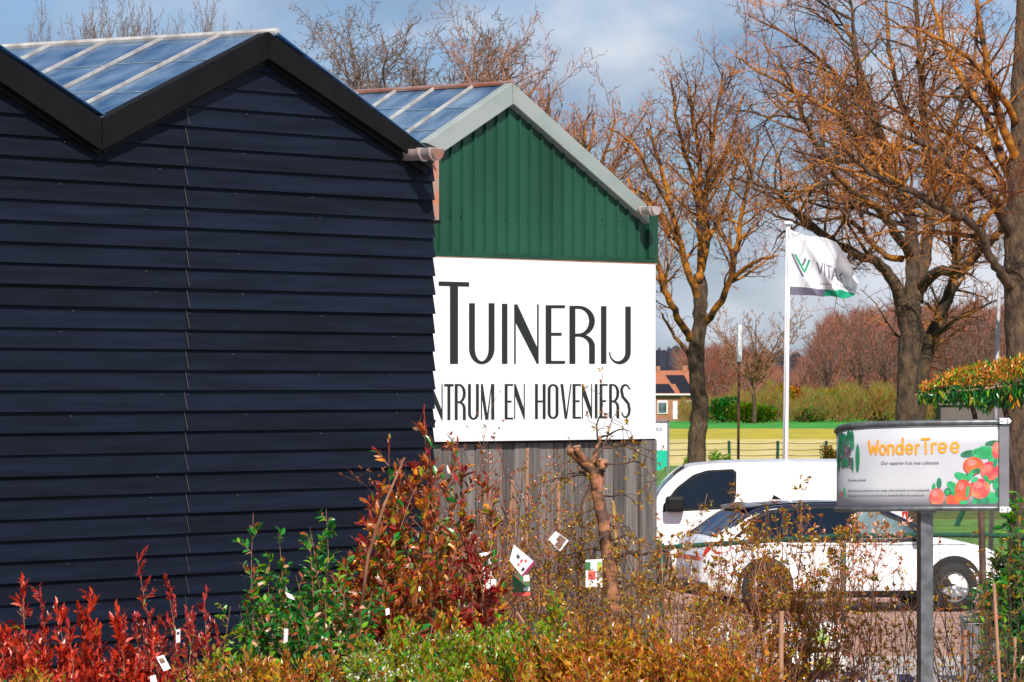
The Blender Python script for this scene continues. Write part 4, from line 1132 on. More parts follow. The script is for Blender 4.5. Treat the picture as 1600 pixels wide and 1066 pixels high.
def patch_top(parent, name, m, tz, side, xa, xb, ya, yb, off=0.008, n=6, shrink=None):
    """sheet lying on the top surface between stations xa..xb"""
    b = MB(); rows = []
    for i in range(n + 1):
        x = xa + (xb - xa) * i / n
        hw = ya + (yb - ya) * i / n
        row = []
        for j in range(9):
            y = -hw + 2 * hw * j / 8
            t = abs(y) / max(.1, side(x, tz(x) - .09) - .07)
            z = tz(x) - 0.0225 * t * t + off
            row.append(Vector((x, y, z)))
        rows.append(row)
    for i in range(n):
        for j in range(8): b.poly([rows[i][j], rows[i+1][j], rows[i+1][j+1], rows[i][j+1]])
    return b.build(name, m, parent, smooth=True)

# ---- white car with dark roof (faces right, tail turned a little towards us)
ca = radians(13)
car = empty('parked_car', (gx(1311, 60.6) , 60.6, 0), 'white hatchback with a dark blue roof parked behind the wire fence', 'car', rz=ca)
cx0, cx1 = -2.12, 2.16
ctop = smooth_prof([(-2.12, .62), (-2.10, .92), (-2.0, 1.02), (-1.80, 1.13), (-1.45, 1.37), (-1.2, 1.44), (-.7, 1.475), (-.1, 1.475), (.3, 1.43), (.75, 1.24), (1.12, 1.03), (1.5, .95), (1.9, .84), (2.1, .68), (2.16, .52)])
sb_, cside, ctz = car_shell(ctop, 0.2, 0.90, 0.93, 0.42, cx0, cx1, 0.6)
shell = sb_.build('body', [M['car_white'], M['car_blue']], car, smooth=True)
for pl in shell.data.polygons:
    c_ = pl.center
    if -1.75 < c_.x < 1.0 and c_.z > interp([(-1.75, 1.12), (-1.5, 1.28), (-1.2, 1.375), (-.1, 1.40), (.3, 1.345), (.75, 1.16), (1.0, 1.02)], c_.x) and len(pl.vertices) == 4: pl.material_index = 1
WX = (-1.30, 1.33)
# dark roof skin from the rear spoiler to the windscreen
patch_top(car, 'roof', M['car_blue'], ctz, cside, -1.30, .28, .60, .58, .012, 10)
b = MB(); b.slab([Vector((-1.52, -.56, 1.405)), Vector((-1.25, -.60, 1.452)), Vector((-1.25, .60, 1.452)), Vector((-1.52, .56, 1.405))], [Vector((-1.50, -.55, 1.365)), Vector((-1.25, -.60, 1.405)), Vector((-1.25, .60, 1.405)), Vector((-1.50, .55, 1.365))])
b.build('spoiler', M['car_blue'], car, bevel=.01)
patch_top(car, 'rear_window', M['car_glass'], ctz, cside, -1.97, -1.46, .66, .54, .009, 6)
patch_top(car, 'windscreen', M['car_glass'], ctz, cside, .30, 1.05, .56, .68, .009, 8)
for sgn in (-1, 1):
    b = MB()      # greenhouse pillars and frames, dark
    side_patch(cside, [(-1.86, .985), (-1.5, 1.25), (-1.2, 1.385), (-.7, 1.425), (-.1, 1.425), (.28, 1.375), (.72, 1.19), (1.02, 1.0), (1.02, .945), (0, .935), (-1.0, .945)], 0.004, sgn, b)
    b.build('window_frame', M['plastic'], car)
    b = MB(); side_patch(cside, [(.02, .975), (.02, 1.385), (.26, 1.345), (.66, 1.17), (.93, .985)], 0.011, sgn, b); b.build('side_window', M['pale_glass'], car)
    b = MB(); side_patch(cside, [(-.98, .975), (-.93, 1.36), (-.5, 1.39), (-.06, 1.39), (-.06, .975)], 0.011, sgn, b); b.build('side_window', M['car_glass'], car)
    b = MB(); side_patch(cside, [(-1.72, 1.02), (-1.45, 1.22), (-1.18, 1.33), (-1.03, 1.35), (-1.06, .98)], 0.011, sgn, b); b.build('side_window', M['car_glass'], car)
    for x in WX:
        b = MB(); side_patch(cside, [(x - .40, .2)] + arc_xz(x, .36, .39, pi, 0, 20) + [(x + .40, .2)], 0.006, sgn, b); b.build('wheel_arch', M['rubber'], car)
        wheel(car, x, sgn * .83, .33, .21, sgn)
    b = MB(); side_patch(cside, [(-.88, .2), (-.88, .29), (.9, .29), (.9, .2)], 0.010, sgn, b); b.build('side_skirt', M['plastic'], car)
    b = MB()
    for x in (-.02, 1.0, -.95):
        side_patch(cside, [(x - .006, .32), (x - .006, .93), (x + .006, .93), (x + .006, .32)], 0.002, sgn, b)
    side_patch(cside, [(-1.0, .905), (-1.0, .915), (1.5, .905), (1.5, .895)], 0.002, sgn, b)
    b.build('door_gaps', M['shutline'], car)
    b = MB(); side_patch(cside, [(-.2, .80), (-.2, .83), (-.03, .83), (-.03, .80)], .02, sgn, b, th=.02); side_patch(cside, [(-.88, .82), (-.88, .85), (-.71, .85), (-.71, .82)], .02, sgn, b, th=.02); b.build('door_handle', M['car_white'], car)
    b = MB(); side_patch(cside, [(1.78, .62), (1.70, .74), (1.98, .70), (2.10, .60)], .006, sgn, b); b.build('headlight', M['lens'], car)
    b = MB(); side_patch(cside, [(-2.10, .76), (-2.06, .90), (-1.80, .93), (-1.72, .87), (-1.9, .80)], .007, sgn, b); b.build('tail_light', M['red_lens'], car)
    # mirror
    b = MB(); y = sgn * (cside(.82, 1.0) + .1)
    b.box((.74, y - .09, .97), (.86, y + .08, 1.09)); b.build('door_mirror', M['car_blue'], car, bevel=.03)
b = MB(); b.box((-2.135, -.60, .70), (-2.118, .60, .76)); b.build('tail_light_bar', M['red_lens'], car)
b = MB(); b.box((-2.15, -.27, .50), (-2.12, .27, .61)); b.build('number_plate', M['lens'], car)
b = MB(); b.box((-2.17, -.72, .24), (-2.02, .72, .42)); b.build('bumper_insert', M['plastic'], car, bevel=.03)
b = MB(); b.slab([Vector((-.95, -.008, 1.49)), Vector((-.80, -.008, 1.49)), Vector((-.92, -.008, 1.555))], [Vector((-.95, .008, 1.49)), Vector((-.80, .008, 1.49)), Vector((-.92, .008, 1.555))])
b.build('roof_aerial', M['plastic'], car)

# ---- white panel van behind it (faces left)
YV = 67.0
van = empty('panel_van', (gx(1168, YV), YV, 0), 'white panel van parked behind the white hatchback', 'van')
# local x: + to the right in the photo; front is at negative x
sV = F / (YV - .95)
vx = lambda px: (px - 1168) / sV
vx0, vx1 = vx(1168) - 2.45, vx(1416)
vtop = smooth_prof([(vx0, .62), (vx0 + .06, .92), (vx0 + .5, 1.08), (vx0 + .95, 1.17), (vx(1026) , 1.5), (vx(1062), 1.81), (vx(1095), 1.885), (vx(1160), 1.92), (vx(1300), 1.93), (vx1 - .2, 1.92), (vx1 - .05, 1.88), (vx1, 1.7)])
sb_, vside, vtz = car_shell(vtop, 0.24, 0.95, 1.05, 0.13, vx0, vx1, 0.35, n=90, edge=.12)
sb_.build('body', M['car_white'], van, smooth=True)
def vz(py): return CH - (py - 600) / sV
vpt = lambda px, py: (vx(px), vz(py))
patch_top(van, 'windscreen', M['car_glass'], vtz, vside, vx0 + 1.0, vx(1068) - .02, .74, .66, .01, 6)
for sgn in (-1, 1):
    b = MB(); side_patch(vside, round_poly([vpt(1030, 800), vpt(1031, 789), vpt(1052, 762), vpt(1078, 742), vpt(1100, 735), vpt(1140, 733), vpt(1146, 738), vpt(1145, 778), vpt(1137, 795), vpt(1060, 799)]), .004, sgn, b); b.build('window_frame', M['plastic'], van)
    b = MB(); side_patch(vside, round_poly([vpt(1047, 784), vpt(1052, 767), vpt(1079, 747), vpt(1101, 738.5), vpt(1139, 736.5), vpt(1142, 741), vpt(1141, 776), vpt(1134, 790), vpt(1064, 794)]), .010, sgn, b); b.build('side_window', M['car_glass'], van)
    b = MB()
    R = lambda a, b_, c, d: [vpt(a, b_), vpt(c, b_), vpt(c, d), vpt(a, d)]
    for r_ in (R(1153, 727, 1153.6, 880), R(1168, 731, 1330, 731.7), R(1166.5, 732, 1167.2, 880), R(1330, 732, 1330.6, 880), R(1170, 852, 1400, 852.8), R(1062, 800, 1062.6, 880)):
        side_patch(vside, r_, .002, sgn, b)
    b.build('door_gaps', M['shutline'], van)
    b = MB(); side_patch(vside, R(1140, 806, 1152, 809.5), .02, sgn, b, th=.02); b.build('door_handle', M['plastic'], van)
    b = MB(); y = sgn * (vside(vx(1050), 1.3) + .13)
    b.box((vx(1034), y - .12, vz(800)), (vx(1064), y + .10, vz(775))); b.build('door_mirror', M['plastic'], van, bevel=.05)
    b = MB(); side_patch(vside, [(vx1 - .10, vz(840)), (vx1 - .10, vz(800)), (vx1 - .005, vz(800)), (vx1 - .005, vz(840))], .01, sgn, b, th=.03); b.build('tail_light', M['red_lens'], van)
    b = MB(); side_patch(vside, [(vx0 + .25, .75), (vx0 + .22, .95), (vx0 + .62, 1.03), (vx0 + .6, .85)], .008, sgn, b); b.build('headlight', M['lens'], van)
    for x in (vx0 + .88, vx1 - .85):
        b = MB(); side_patch(vside, [(x - .42, .24)] + arc_xz(x, .38, .41, pi, 0, 20) + [(x + .42, .24)], 0.006, sgn, b); b.build('wheel_arch', M['rubber'], van)
        wheel(van, x, sgn * .86, .34, .22, sgn)
b = MB(); p = Vector((vx(1046), -.3, vtz(vx(1046)))); b.tube([p, p + Vector((.2, 0, .17))], [.008, .004], n=5); b.build('aerial', M['plastic'], van)

# ---------------------------------------------------------------- flagpoles, posts
FY = 74
def pole(name, label, cat, px0, py0, px1, py1, Y, wpx, m, cap=True, ground=True):
    a = at(px0, py0, Y); base = Vector((gx(px1, Y), Y, drop(Y)))
    r = empty(name, base, label, cat)
    b = MB(); rr = wpx / 2 / F * Y
    b.tube([Vector((0, 0, -.1)), a - base], [rr * 1.15, rr * .8], n=12); b.build('pole', m, r, smooth=True)
    return r, a - base, rr
fp, ftop, rr = pole('flagpole', 'tall white flagpole carrying the white flag, behind the van', 'flagpole', 1231.5, 352, 1225, 950, FY, 9, M['white_pole'])
b = MB(); b.tube([ftop, ftop + Vector((0, 0, .02)), ftop + Vector((0, 0, .05)), ftop + Vector((0, 0, .07))], [.03, .085, .085, .03], n=14); b.build('pole_cap', M['white_pole'], fp)
b = MB(); b.tube([Vector((-.015, -rr - .012, 1.0)), ftop + Vector((.0, -rr * .8 - .008, -.05))], .004, n=4); b.build('halyard', M['wire'], fp)
pole('grey_mast', 'plain grey mast without a flag near the right edge, behind the trained tree', 'mast', 1564, 368, 1547, 900, 78, 7, M['grey_pole'])
r, tp, rr = pole('marker_post', 'thin rust brown post with a white upper end, left of the flagpole', 'post', 1155, 508, 1152.5, 830, 88, 4.4, M['rust'])
b = MB(); b.tube([tp + Vector((0.0, -.03, -.72)), tp + Vector((0, -.03, 0))], .052, n=4); b.build('white_end', M['white_pole'], r)

# flag: cloth mapped from its measured outline, with real folds in depth
def flag_pt(s, t):
    """s along the fly 0..1, t down the hoist 0..1 -> photo px, depth offset"""
    top = [(0, 1233, 358), (.25, 1258, 367), (.5, 1284, 372), (.72, 1308, 379), (.85, 1328, 408), (1, 1343, 440)]
    bot = [(0, 1234, 461), (.35, 1275, 461.5), (.52, 1290, 463), (.68, 1303, 467), (.85, 1318, 465), (1, 1335, 461)]
    f = lambda T, k: interp([(q[0], q[k]) for q in T], s)
    x = f(top, 1) * (1 - t) + f(bot, 1) * t; y = f(top, 2) * (1 - t) + f(bot, 2) * t
    dep = s * (0.15 * sin(s * 7 + t * 3.2) + 0.15 * sin(s * 12 - t * 6 + 1) + 0.07 * sin(s * 21 + t * 9))
    dep += 0.10 * max(0, sin((s * 1.5 + (1 - t) * .9) * 5.5)) * min(1, s * 3)
    y += s * 3 * sin(s * 9 + t * 5)
    if t > .9: y += 2 * s * sin(s * 17) * (t - .9) * 10
    return x, y, dep
b = MB(); ns, ntt = 64, 40
G = [[at(*flag_pt(i/ns, j/ntt)[:2], FY + flag_pt(i/ns, j/ntt)[2]) for j in range(ntt+1)] for i in range(ns+1)]
fo = at(1233, 400, FY)
for i in range(ns):
    for j in range(ntt):
        s_, t_ = (i + .5)/ns, (j + .5)/ntt
        mi = 0
        if t_ > .885 - .03 * s_: mi = 1 if s_ < .50 + (.95 - t_) * .4 else 2
        b.poly([G[i][j] - fo, G[i][j+1] - fo, G[i+1][j+1] - fo, G[i+1][j] - fo], mi)
flag = empty('flag', fo, 'white flag with a green and grey V emblem, flying from the white pole', 'flag')
b.build('cloth', [M['flag_white'], M['flag_grey'], M['flag_green']], flag, smooth=True)
def on_flag(u, v, off=.006):
    x, y, d = flag_pt(u, v); x2, y2, d2 = flag_pt(u, v)
    return at(x, y, FY + d - off) - fo
def flag_strokes(strokes, name, m):
    b = MB()
    for pts, wd in strokes:
        # subdivide then ribbon in (s,t)
        q = []
        for a, c in zip(pts[:-1], pts[1:]):
            for k in range(5): q.append((a[0] + (c[0]-a[0])*k/5, a[1] + (c[1]-a[1])*k/5))
        q.append(pts[-1])
        for P in ribbon(q, wd):
            b.poly([on_flag(*p) for p in P])
    b.build(name, m, flag)
flag_strokes([([(.04, .36), (.19, .70)], .03), ([(.24, .40), (.19, .52)], .035)], 'emblem', M['flag_grey'])
flag_strokes([([(.085, .36), (.215, .63), (.29, .42)], .032)], 'emblem', M['flag_green'])
flag_strokes([([(.385, .30), (.20, .92)], .005), ([(.40, .44), (.445, .62), (.50, .42)], .018), ([(.525, .42), (.525, .64)], .018), ([(.55, .43), (.64, .43)], .02), ([(.595, .43), (.595, .66)], .018),
              ([(.64, .68), (.69, .44), (.74, .68)], .018), ([(.66, .59), (.72, .59)], .015), ([(.79, .46), (.76, .56), (.80, .66)], .015)], 'lettering', M['flag_grey'])

def text_mesh(body, name, m, parent, fmap, size=1.0, bold=0.0):
    """lettering: text outline -> mesh, every vertex mapped by fmap(x 0..1, y in cap heights)"""
    cu = bpy.data.curves.new('t', 'FONT'); cu.body = body; cu.size = 1; cu.offset = bold; cu.resolution_u = 3
    to = bpy.data.objects.new('t', cu); COL.objects.link(to)
    dg = bpy.context.evaluated_depsgraph_get()
    me = bpy.data.meshes.new_from_object(to.evaluated_get(dg))
    bpy.data.objects.remove(to); bpy.data.curves.remove(cu)
    xs = [v.co.x for v in me.vertices]; x0, x1 = min(xs), max(xs)
    for v in me.vertices: v.co = fmap((v.co.x - x0) / (x1 - x0), v.co.y / 0.7)
    me.name = name; me.materials.clear(); me.materials.append(m)
    o = bpy.data.objects.new(name, me); COL.objects.link(o); o.parent = parent
    return o
text_mesh('HVN  TUIN', 'small_lettering', M['flag_grey'], flag, lambda x, y: on_flag(.44 + .50 * x, .80 - .045 * y - .02 * x, .008))

# ---------------------------------------------------------------- small white and green sign beyond the corner
SY = 80
sg2 = empty('notice_board', (gx(1008, SY), SY, 0), 'small white and green board peeping out behind the corner of the timber wall', 'sign')
o2 = sg2.location
def sbox(name, x0, y0, x1, y1, d0, d1, m, par=None):
    a = at(x0, y1, SY); c = at(x1, y0, SY); b = MB(); b.box((a.x - o2.x, d0, a.z - o2.z), (c.x - o2.x, d1, c.z - o2.z)); return b.build(name, m, par or sg2)
pn = sbox('panel', 970, 659, 1043, 735, 0, .03, M['white_pole'])
sbox('green_field', 970, 704, 1043, 735, -.006, -.001, M['sign_green'], pn)
sbox('frame', 1043, 657, 1046, 735, -.03, .05, M['galv_dark']); sbox('frame', 967, 656, 1046, 659, -.03, .05, M['galv_dark'])
sbox('leg', 1042, 735, 1046, 860, -.02, .04, M['galv_dark']); sbox('leg', 967, 735, 971, 860, -.02, .04, M['galv_dark'])
def sgp(px, py): 
    p = at(px, py, SY) - o2; return Vector((p.x, -.012, p.z))
text_mesh('TUIN & CO', 'lettering', M['ink_soft'], sg2, lambda x, y: sgp(975 + 59 * x, 673 - 5 * y))
text_mesh('o', 'lettering', M['tag_white'], sg2, lambda x, y: sgp(1021 + 6 * x, 714 - 5 * y))

# ---------------------------------------------------------------- fences
def post_fence(name, label, Y, posts, pytop, pylines, m, wob=0.0):
    base = Vector((gx(posts[0], Y), Y, drop(Y))); r = empty(name, base, label, 'fence')
    for p in posts:
        b = MB(); t = at(p + rng.uniform(-1.5, 1.5), pytop, Y) - base; q = Vector((gx(p, Y) - base.x, 0, -.05)); b.tube([q, t], .05, n=6); b.build('post', M['fence_green'], r)
    b = MB()
    for py in pylines:
        pts = []
        for a, c in zip(posts[:-1], posts[1:]):
            for k in range(4):
                u = k / 4; pts.append(at(a + (c - a) * u, py + 1.5 * sin(u * pi), Y) - base - Vector((0, .05, 0)))
        b.tube(pts, .012, n=3)
    b.build('wires', M['wire'], r); return r
rng = random.Random(91)
post_fence('wire_fence', 'low wire fence on green posts in front of the dry field', 140, [940, 1008, 1077, 1140, 1214, 1290, 1365, 1440, 1512, 1590, 1660], 689, (692, 702, 711), M['fence_green'])

FN = 52.0
def fdep(px): return FN - (px - 1300) * 0.002
def FP(px, py): return at(px, py, fdep(px))
fb_ = Vector((gx(1300, FN), FN, 0))
fence = empty('mesh_fence', fb_, 'green mesh fence with a tube top rail in front of the white hatchback', 'fence')
rail_y = lambda px: interp([(1020, 857), (1150, 848), (1300, 838), (1450, 836), (1700, 838)], px)
b = MB(); b.tube([FP(px, rail_y(px)) - fb_ for px in range(1020, 1701, 40)], .03, n=8); b.build('top_rail', M['fence_green'], fence, smooth=True)
for px in (1034, 1318, 1602):
    b = MB(); p = FP(px, rail_y(px)) - fb_; b.tube([Vector((p.x, p.y + .04, -.05)), Vector((p.x, p.y + .04, p.z + .05))], .034, n=8); b.build('post', M['fence_green'], fence, smooth=True)
b = MB()
cell = .056; x0 = FP(1022, 840).x; x1 = FP(1700, 840).x; nx = int((x1 - x0) / (cell))
rngm = random.Random(3)
for i in range(nx):
    xa = x0 + i * cell
    px = 800 + xa * F / FN; zt = FP(px, rail_y(px)).z - .02; zb2 = .12
    pts = []; k = 0; z = zt
    while z > zb2:
        ph = k % 4
        dx = (0, 0, cell*.5, cell*.5)[ph]
        pts.append(Vector((xa + (dx if i % 2 == 0 else -dx) + .004 * sin(z * 9 + xa * 3), fdep(px) - .035 + rngm.uniform(-.004, .004), z)) - fb_)
        z -= cell * (.42 if ph in (0, 2) else .5); k += 1
    b.tube(pts, .0025, n=3, cap=False)
b.build('wire_mesh', M['wire'], fence)
# back fence with a leaning green stay
bf = empty('mesh_fence', (gx(1460, 96), 96, 0), 'reddish wire fence with a leaning green stay beside the van', 'fence'); o3 = bf.location
for px, dx in ((1503, -9), (1660, 0)):
    b = MB(); b.tube([Vector((gx(px + dx, 96), 96, 0)) - o3, at(px + 8, 785, 96) - o3], .055, n=6); b.build('post', M['fence_green'], bf)
b = MB()
for py in range(786, 812, 2):
    b.tube([at(1415, py, 96) - o3, at(1680, py + 1, 96) - o3], .006, n=3)
for px in range(1416, 1680, 3):
    b.tube([at(px, 785, 96) - o3, at(px, 812, 96) - o3], .005, n=3)
b.build('wire_mesh', M['rust'], bf)

# ---------------------------------------------------------------- round banner on its post
BY = 29.5
def bdep(px):
    t = max(0.0, min(1.0, (1578 - px) / 272.0))
    return BY + 0.42 * (1 - sqrt(max(0.0, 1 - t ** 2.3)))
bo = Vector((gx(1443, BY + .2), BY + .2, 0))
ban = empty('round_banner', bo, 'curved WonderTree banner in a grey tube frame on a square metal post', 'banner')
byt = lambda px: interp([(1306, 671), (1312, 664), (1325, 661), (1360, 658.5), (1430, 656.5), (1560, 655)], px)
byb = lambda px: interp([(1306, 797.5), (1360, 797), (1450, 795.5), (1580, 795)], px)
def BP(px, py, off=0.0): return at(px, py, bdep(px) - off) - bo
pxs = [1307, 1307.6, 1308.5, 1310, 1312, 1315, 1319, 1325, 1332, 1340, 1350] + list(range(1362, 1560, 12)) + [1566]
b = MB()
yb_ = lambda px, t: (byt(px) + 9) * (1 - t) + (byb(px) - 5) * t
b.raw([BP(a, yb_(a, j / 4)) for a in pxs for j in range(5)], [(i*5+j+1, (i+1)*5+j+1, (i+1)*5+j, i*5+j) for i in range(len(pxs)-1) for j in range(4)])
panel = b.build('banner_panel', M['banner'], ban, smooth=True)
so = panel.modifiers.new('thick', 'SOLIDIFY'); so.thickness = .006; so.offset = -1
b = MB(); b.tube([BP(p, byt(p) + 4.5) for p in pxs], .019, n=10); b.build('top_rail', M['galv'], ban, smooth=True)
b = MB(); b.tube([BP(p, byt(p) + 10) for p in pxs], .006, n=6); b.build('top_bead', M['galv_dark'], ban, smooth=True)
b = MB(); b.tube([BP(p, byb(p) - 1) for p in pxs], .017, n=10); b.build('bottom_rail', M['galv'], ban, smooth=True)
b = MB(); fr = [BP(x, y, .02) for x, y in ((1561, 664), (1577, 663), (1577, 791), (1561, 791))]
b.slab(fr, [v + Vector((0, .09, 0)) for v in fr]); b.build('end_profile', M['galv_dark'], ban, bevel=.004)
for y in (658, 796.5):
    b = MB(); fr = [BP(x, yy, .04) for x, yy in ((1562, y + 4.5), (1577, y + 4.5), (1581, y), (1577, y - 4.5), (1562, y - 4.5))]
    b.slab(fr, [v + Vector((0, .07, 0)) for v in fr]); o = b.build('bracket', M['white_pole'], ban, bevel=.003)
    b = MB()
    for dx, dy in ((0, 2), (0, -2), (-9, 0)):
        c = BP(1575 + dx, y + dy, .046); b.tube([c, c + Vector((0, .004, 0))], .0045, n=8)
    b.build('bolts', M['plastic'], o)
p0 = at(1443, 797, BY + .17) - bo
b = MB(); b.box((p0.x - .044, -.08, -.1), (p0.x + .044, .01, p0.z + .0), M=Matrix.Rotation(radians(14), 4, 'Z'))
b.build('post', M['galv'], ban, bevel=.006)
b = MB(); b.box((p0.x - .055, -.10, p0.z - .02), (p0.x + .055, .03, p0.z + .01), M=Matrix.Rotation(radians(14), 4, 'Z')); b.build('post_head', M['galv_dark'], ban)
B3 = lambda x, y: (1280 + x / 5, 630 + y / 5)
def bstroke(mb, pts, wd, off=.004, mi=0):
    q = []
    for a, c in zip(pts[:-1], pts[1:]):
        n_ = max(1, int(math.hypot(c[0]-a[0], c[1]-a[1]) / 14))
        for k in range(n_): q.append((a[0] + (c[0]-a[0])*k/n_, a[1] + (c[1]-a[1])*k/n_))
    q.append(pts[-1])
    for P in ribbon(q, wd): mb.poly([BP(*B3(*p), off) for p in P], mi)
    for e in (pts[0], pts[-1]):
        mb.poly([BP(*B3(e[0] + wd/2*cos(2*pi*k/10), e[1] + wd/2*sin(2*pi*k/10)), off + .0005) for k in range(10)], mi)
b = MB(); wd = 17
A = lambda cx, cy, rx, ry, a0, a1: arc(cx, cy, rx, ry, radians(a0), radians(a1), 16)
for pts in ([(388, 297), (406, 402), (426, 330), (446, 402), (459, 293)],
            A(497, 365, 23, 35, 0, 360), [(540, 399), (540, 332)], A(561, 350, 20, 22, 180, 360) + [(581, 397)],
            A(627, 362, 23, 34, 0, 360), [(652, 276), (652, 396)],
            [(679, 362), (729, 358)] + A(704, 359, 25, 36, -4, -320),
            [(756, 395), (756, 330)], [(757, 348)] + A(776, 346, 19, 20, 190, 280),
            [(802, 281), (861, 279)], [(832, 281), (834, 392)],
            [(881, 390), (881, 318)], [(882, 340)] + A(906, 336, 24, 22, 190, 290),
            [(934, 352), (994, 348)] + A(964, 349, 30, 37, -4, -320),
            [(1030, 350), (1090, 345)] + A(1060, 347, 30, 38, -4, -320)):
    bstroke(b, pts, wd)
b.build('lettering', M['orange_print'], panel)
def btxt(body, x0, x1, y0, y1, h, name='lettering', bold=0.0):
    text_mesh(body, name, M['ink_soft'], panel, lambda x, y: BP(*B3(x0 + (x1 - x0) * x, y0 + (y1 - y0) * x - h * y), .004), bold=bold)
btxt('Our superior fruit tree collection', 483, 935, 481, 478, 26)
btxt('Duurzaam gekweekt.', 225, 370, 611, 609, 20)
btxt('Deze bomen selecteren voor smaak, ziekteresistentie en verzorgingsgemak.', 228, 865, 692, 688, 18)
btxt('Staat garant voor een overvloed aan wonderlijk lekker fruit produceren.', 228, 825, 731, 728, 18)
def blob(mb, cx, cy, rx, ry, off, mi=0, a=0.0, n=18, pw=1.0):
    pts = []
    for k in range(n):
        t = 2*pi*k/n; x = rx * cos(t); y = ry * sin(t) * (1 if pw == 1 else abs(sin(t)) ** (pw - 1))
        X = cx + x * cos(a) - y * sin(a)
        Y_ = cy + x * sin(a) + y * cos(a)
        pts.append(BP(*B3(min(1403, max(142, X)), min(790, Y_)), off))
    mb.poly(pts, mi)
fr_ = MB(); rngb = random.Random(4)
mats_p = [M['print_leaf'], M['print_leaf_d'], M['print_apple'], M['print_orange'], M['print_grey'], M['banner'], M['print_pink']]
for (cx, cy, rx, ry, a, mi) in ((1165, 395, 62, 26, -.2, 1), (1350, 312, 55, 20, -.15, 1), (1240, 395, 45, 40, .5, 0), (1290, 385, 60, 50, 0, 0), (1360, 440, 40, 70, .2, 0), (1340, 380, 60, 36, .4, 0),
        (1110, 575, 58, 30, .45, 0), (1190, 545, 50, 34, -.6, 1), (1030, 640, 36, 26, .6, 0), (1010, 690, 34, 30, 0, 1), (1050, 660, 24, 40, 0, 0), (937, 625, 20, 42, 0, 1), (895, 650, 14, 26, .2, 0),
        (1385, 640, 30, 40, 0, 0), (1345, 740, 60, 44, .3, 0), (1290, 760, 40, 30, 0, 1), (1215, 770, 18, 26, 0, 0), (1245, 768, 14, 24, 0, 1), (1128, 775, 34, 18, 0, 0), (1380, 600, 40, 24, -.3, 1), (1395, 700, 20, 40, 0, 1), (1320, 600, 30, 60, .2, 0)):
    blob(fr_, cx, cy, rx, ry, .0045 + .0001 * rngb.random(), mi, a)
for (cx, cy, rx, ry, mi) in ((1385, 370, 36, 68, 2), (1205, 490, 82, 70, 3), (1335, 530, 76, 74, 2), (1255, 668, 82, 80, 2), (1125, 680, 66, 84, 3), (920, 735, 60, 70, 2), (1045, 760, 56, 50, 3)):
    blob(fr_, cx, cy, rx, ry, .0058 + .0002 * rngb.random(), mi)
for (cx, cy, rx, ry) in ((1320, 505, 34, 26), (1240, 640, 36, 28), (1110, 650, 26, 30), (905, 705, 22, 26), (1190, 465, 34, 26), (1380, 345, 14, 26)):
    blob(fr_, cx, cy, rx, ry, .0062, 6)
for (cx, cy, rx, ry, a, mi) in ((1232, 530, 30, 22, -.2, 1), (1160, 690, 14, 48, .1, 0), (1185, 560, 20, 50, .5, 0), (1215, 600, 30, 18, -.5, 0), (1305, 590, 18, 30, -.3, 0), (1375, 470, 18, 36, .2, 1), (1000, 700, 14, 22, .2, 0), (1045, 705, 12, 22, 0, 0)):
    blob(fr_, cx, cy, rx, ry, .0066, mi, a)
fr_.build('fruit_print', mats_p, panel)
fr_ = MB()
for k in range(16):       # hanging dark cluster on the left
    blob(fr_, rngb.uniform(170, 265), rngb.uniform(260, 470), rngb.uniform(14, 28), rngb.uniform(30, 60), .0042 + k * .00005, rngb.choice((4, 4, 1)), rngb.uniform(-.3, .3))
for (cx, cy, rx, ry) in ((255, 290, 18, 80), (300, 430, 16, 110), (155, 430, 10, 110), (230, 250, 14, 42), (262, 480, 8, 60), (220, 470, 8, 40)):
    blob(fr_, cx, cy, rx, ry, .0052, 1)
fr_.build('foliage_print', mats_p, panel)
lg = MB(); blob(lg, 175, 715, 8, 24, .0045, 2); blob(lg, 196, 700, 8, 42, .0046, 0)
lg.build('small_emblem', mats_p, panel)

# ---------------------------------------------------------------- nursery plants
def pot(parent, r=.15, h=.28, x=0, y=0, z=0):
    b = MB(); n = 18
    prof = [(r*.78, z), (r*.96, z + h*.88), (r*1.06, z + h*.88), (r*1.06, z + h), (r*.93, z + h), (r*.9, z + h*.9), (0.001, z + h*.9)]
    vs = [(x + rr*cos(2*pi*i/n), y + rr*sin(2*pi*i/n), zz) for i in range(n) for rr, zz in prof]
    k = len(prof)
    b.raw(vs, [(i*k+j, ((i+1)%n)*k+j, ((i+1)%n)*k+j+1, i*k+j+1) for i in range(n) for j in range(k-1)])
    return b.build('pot', M['pot'], parent, smooth=False)

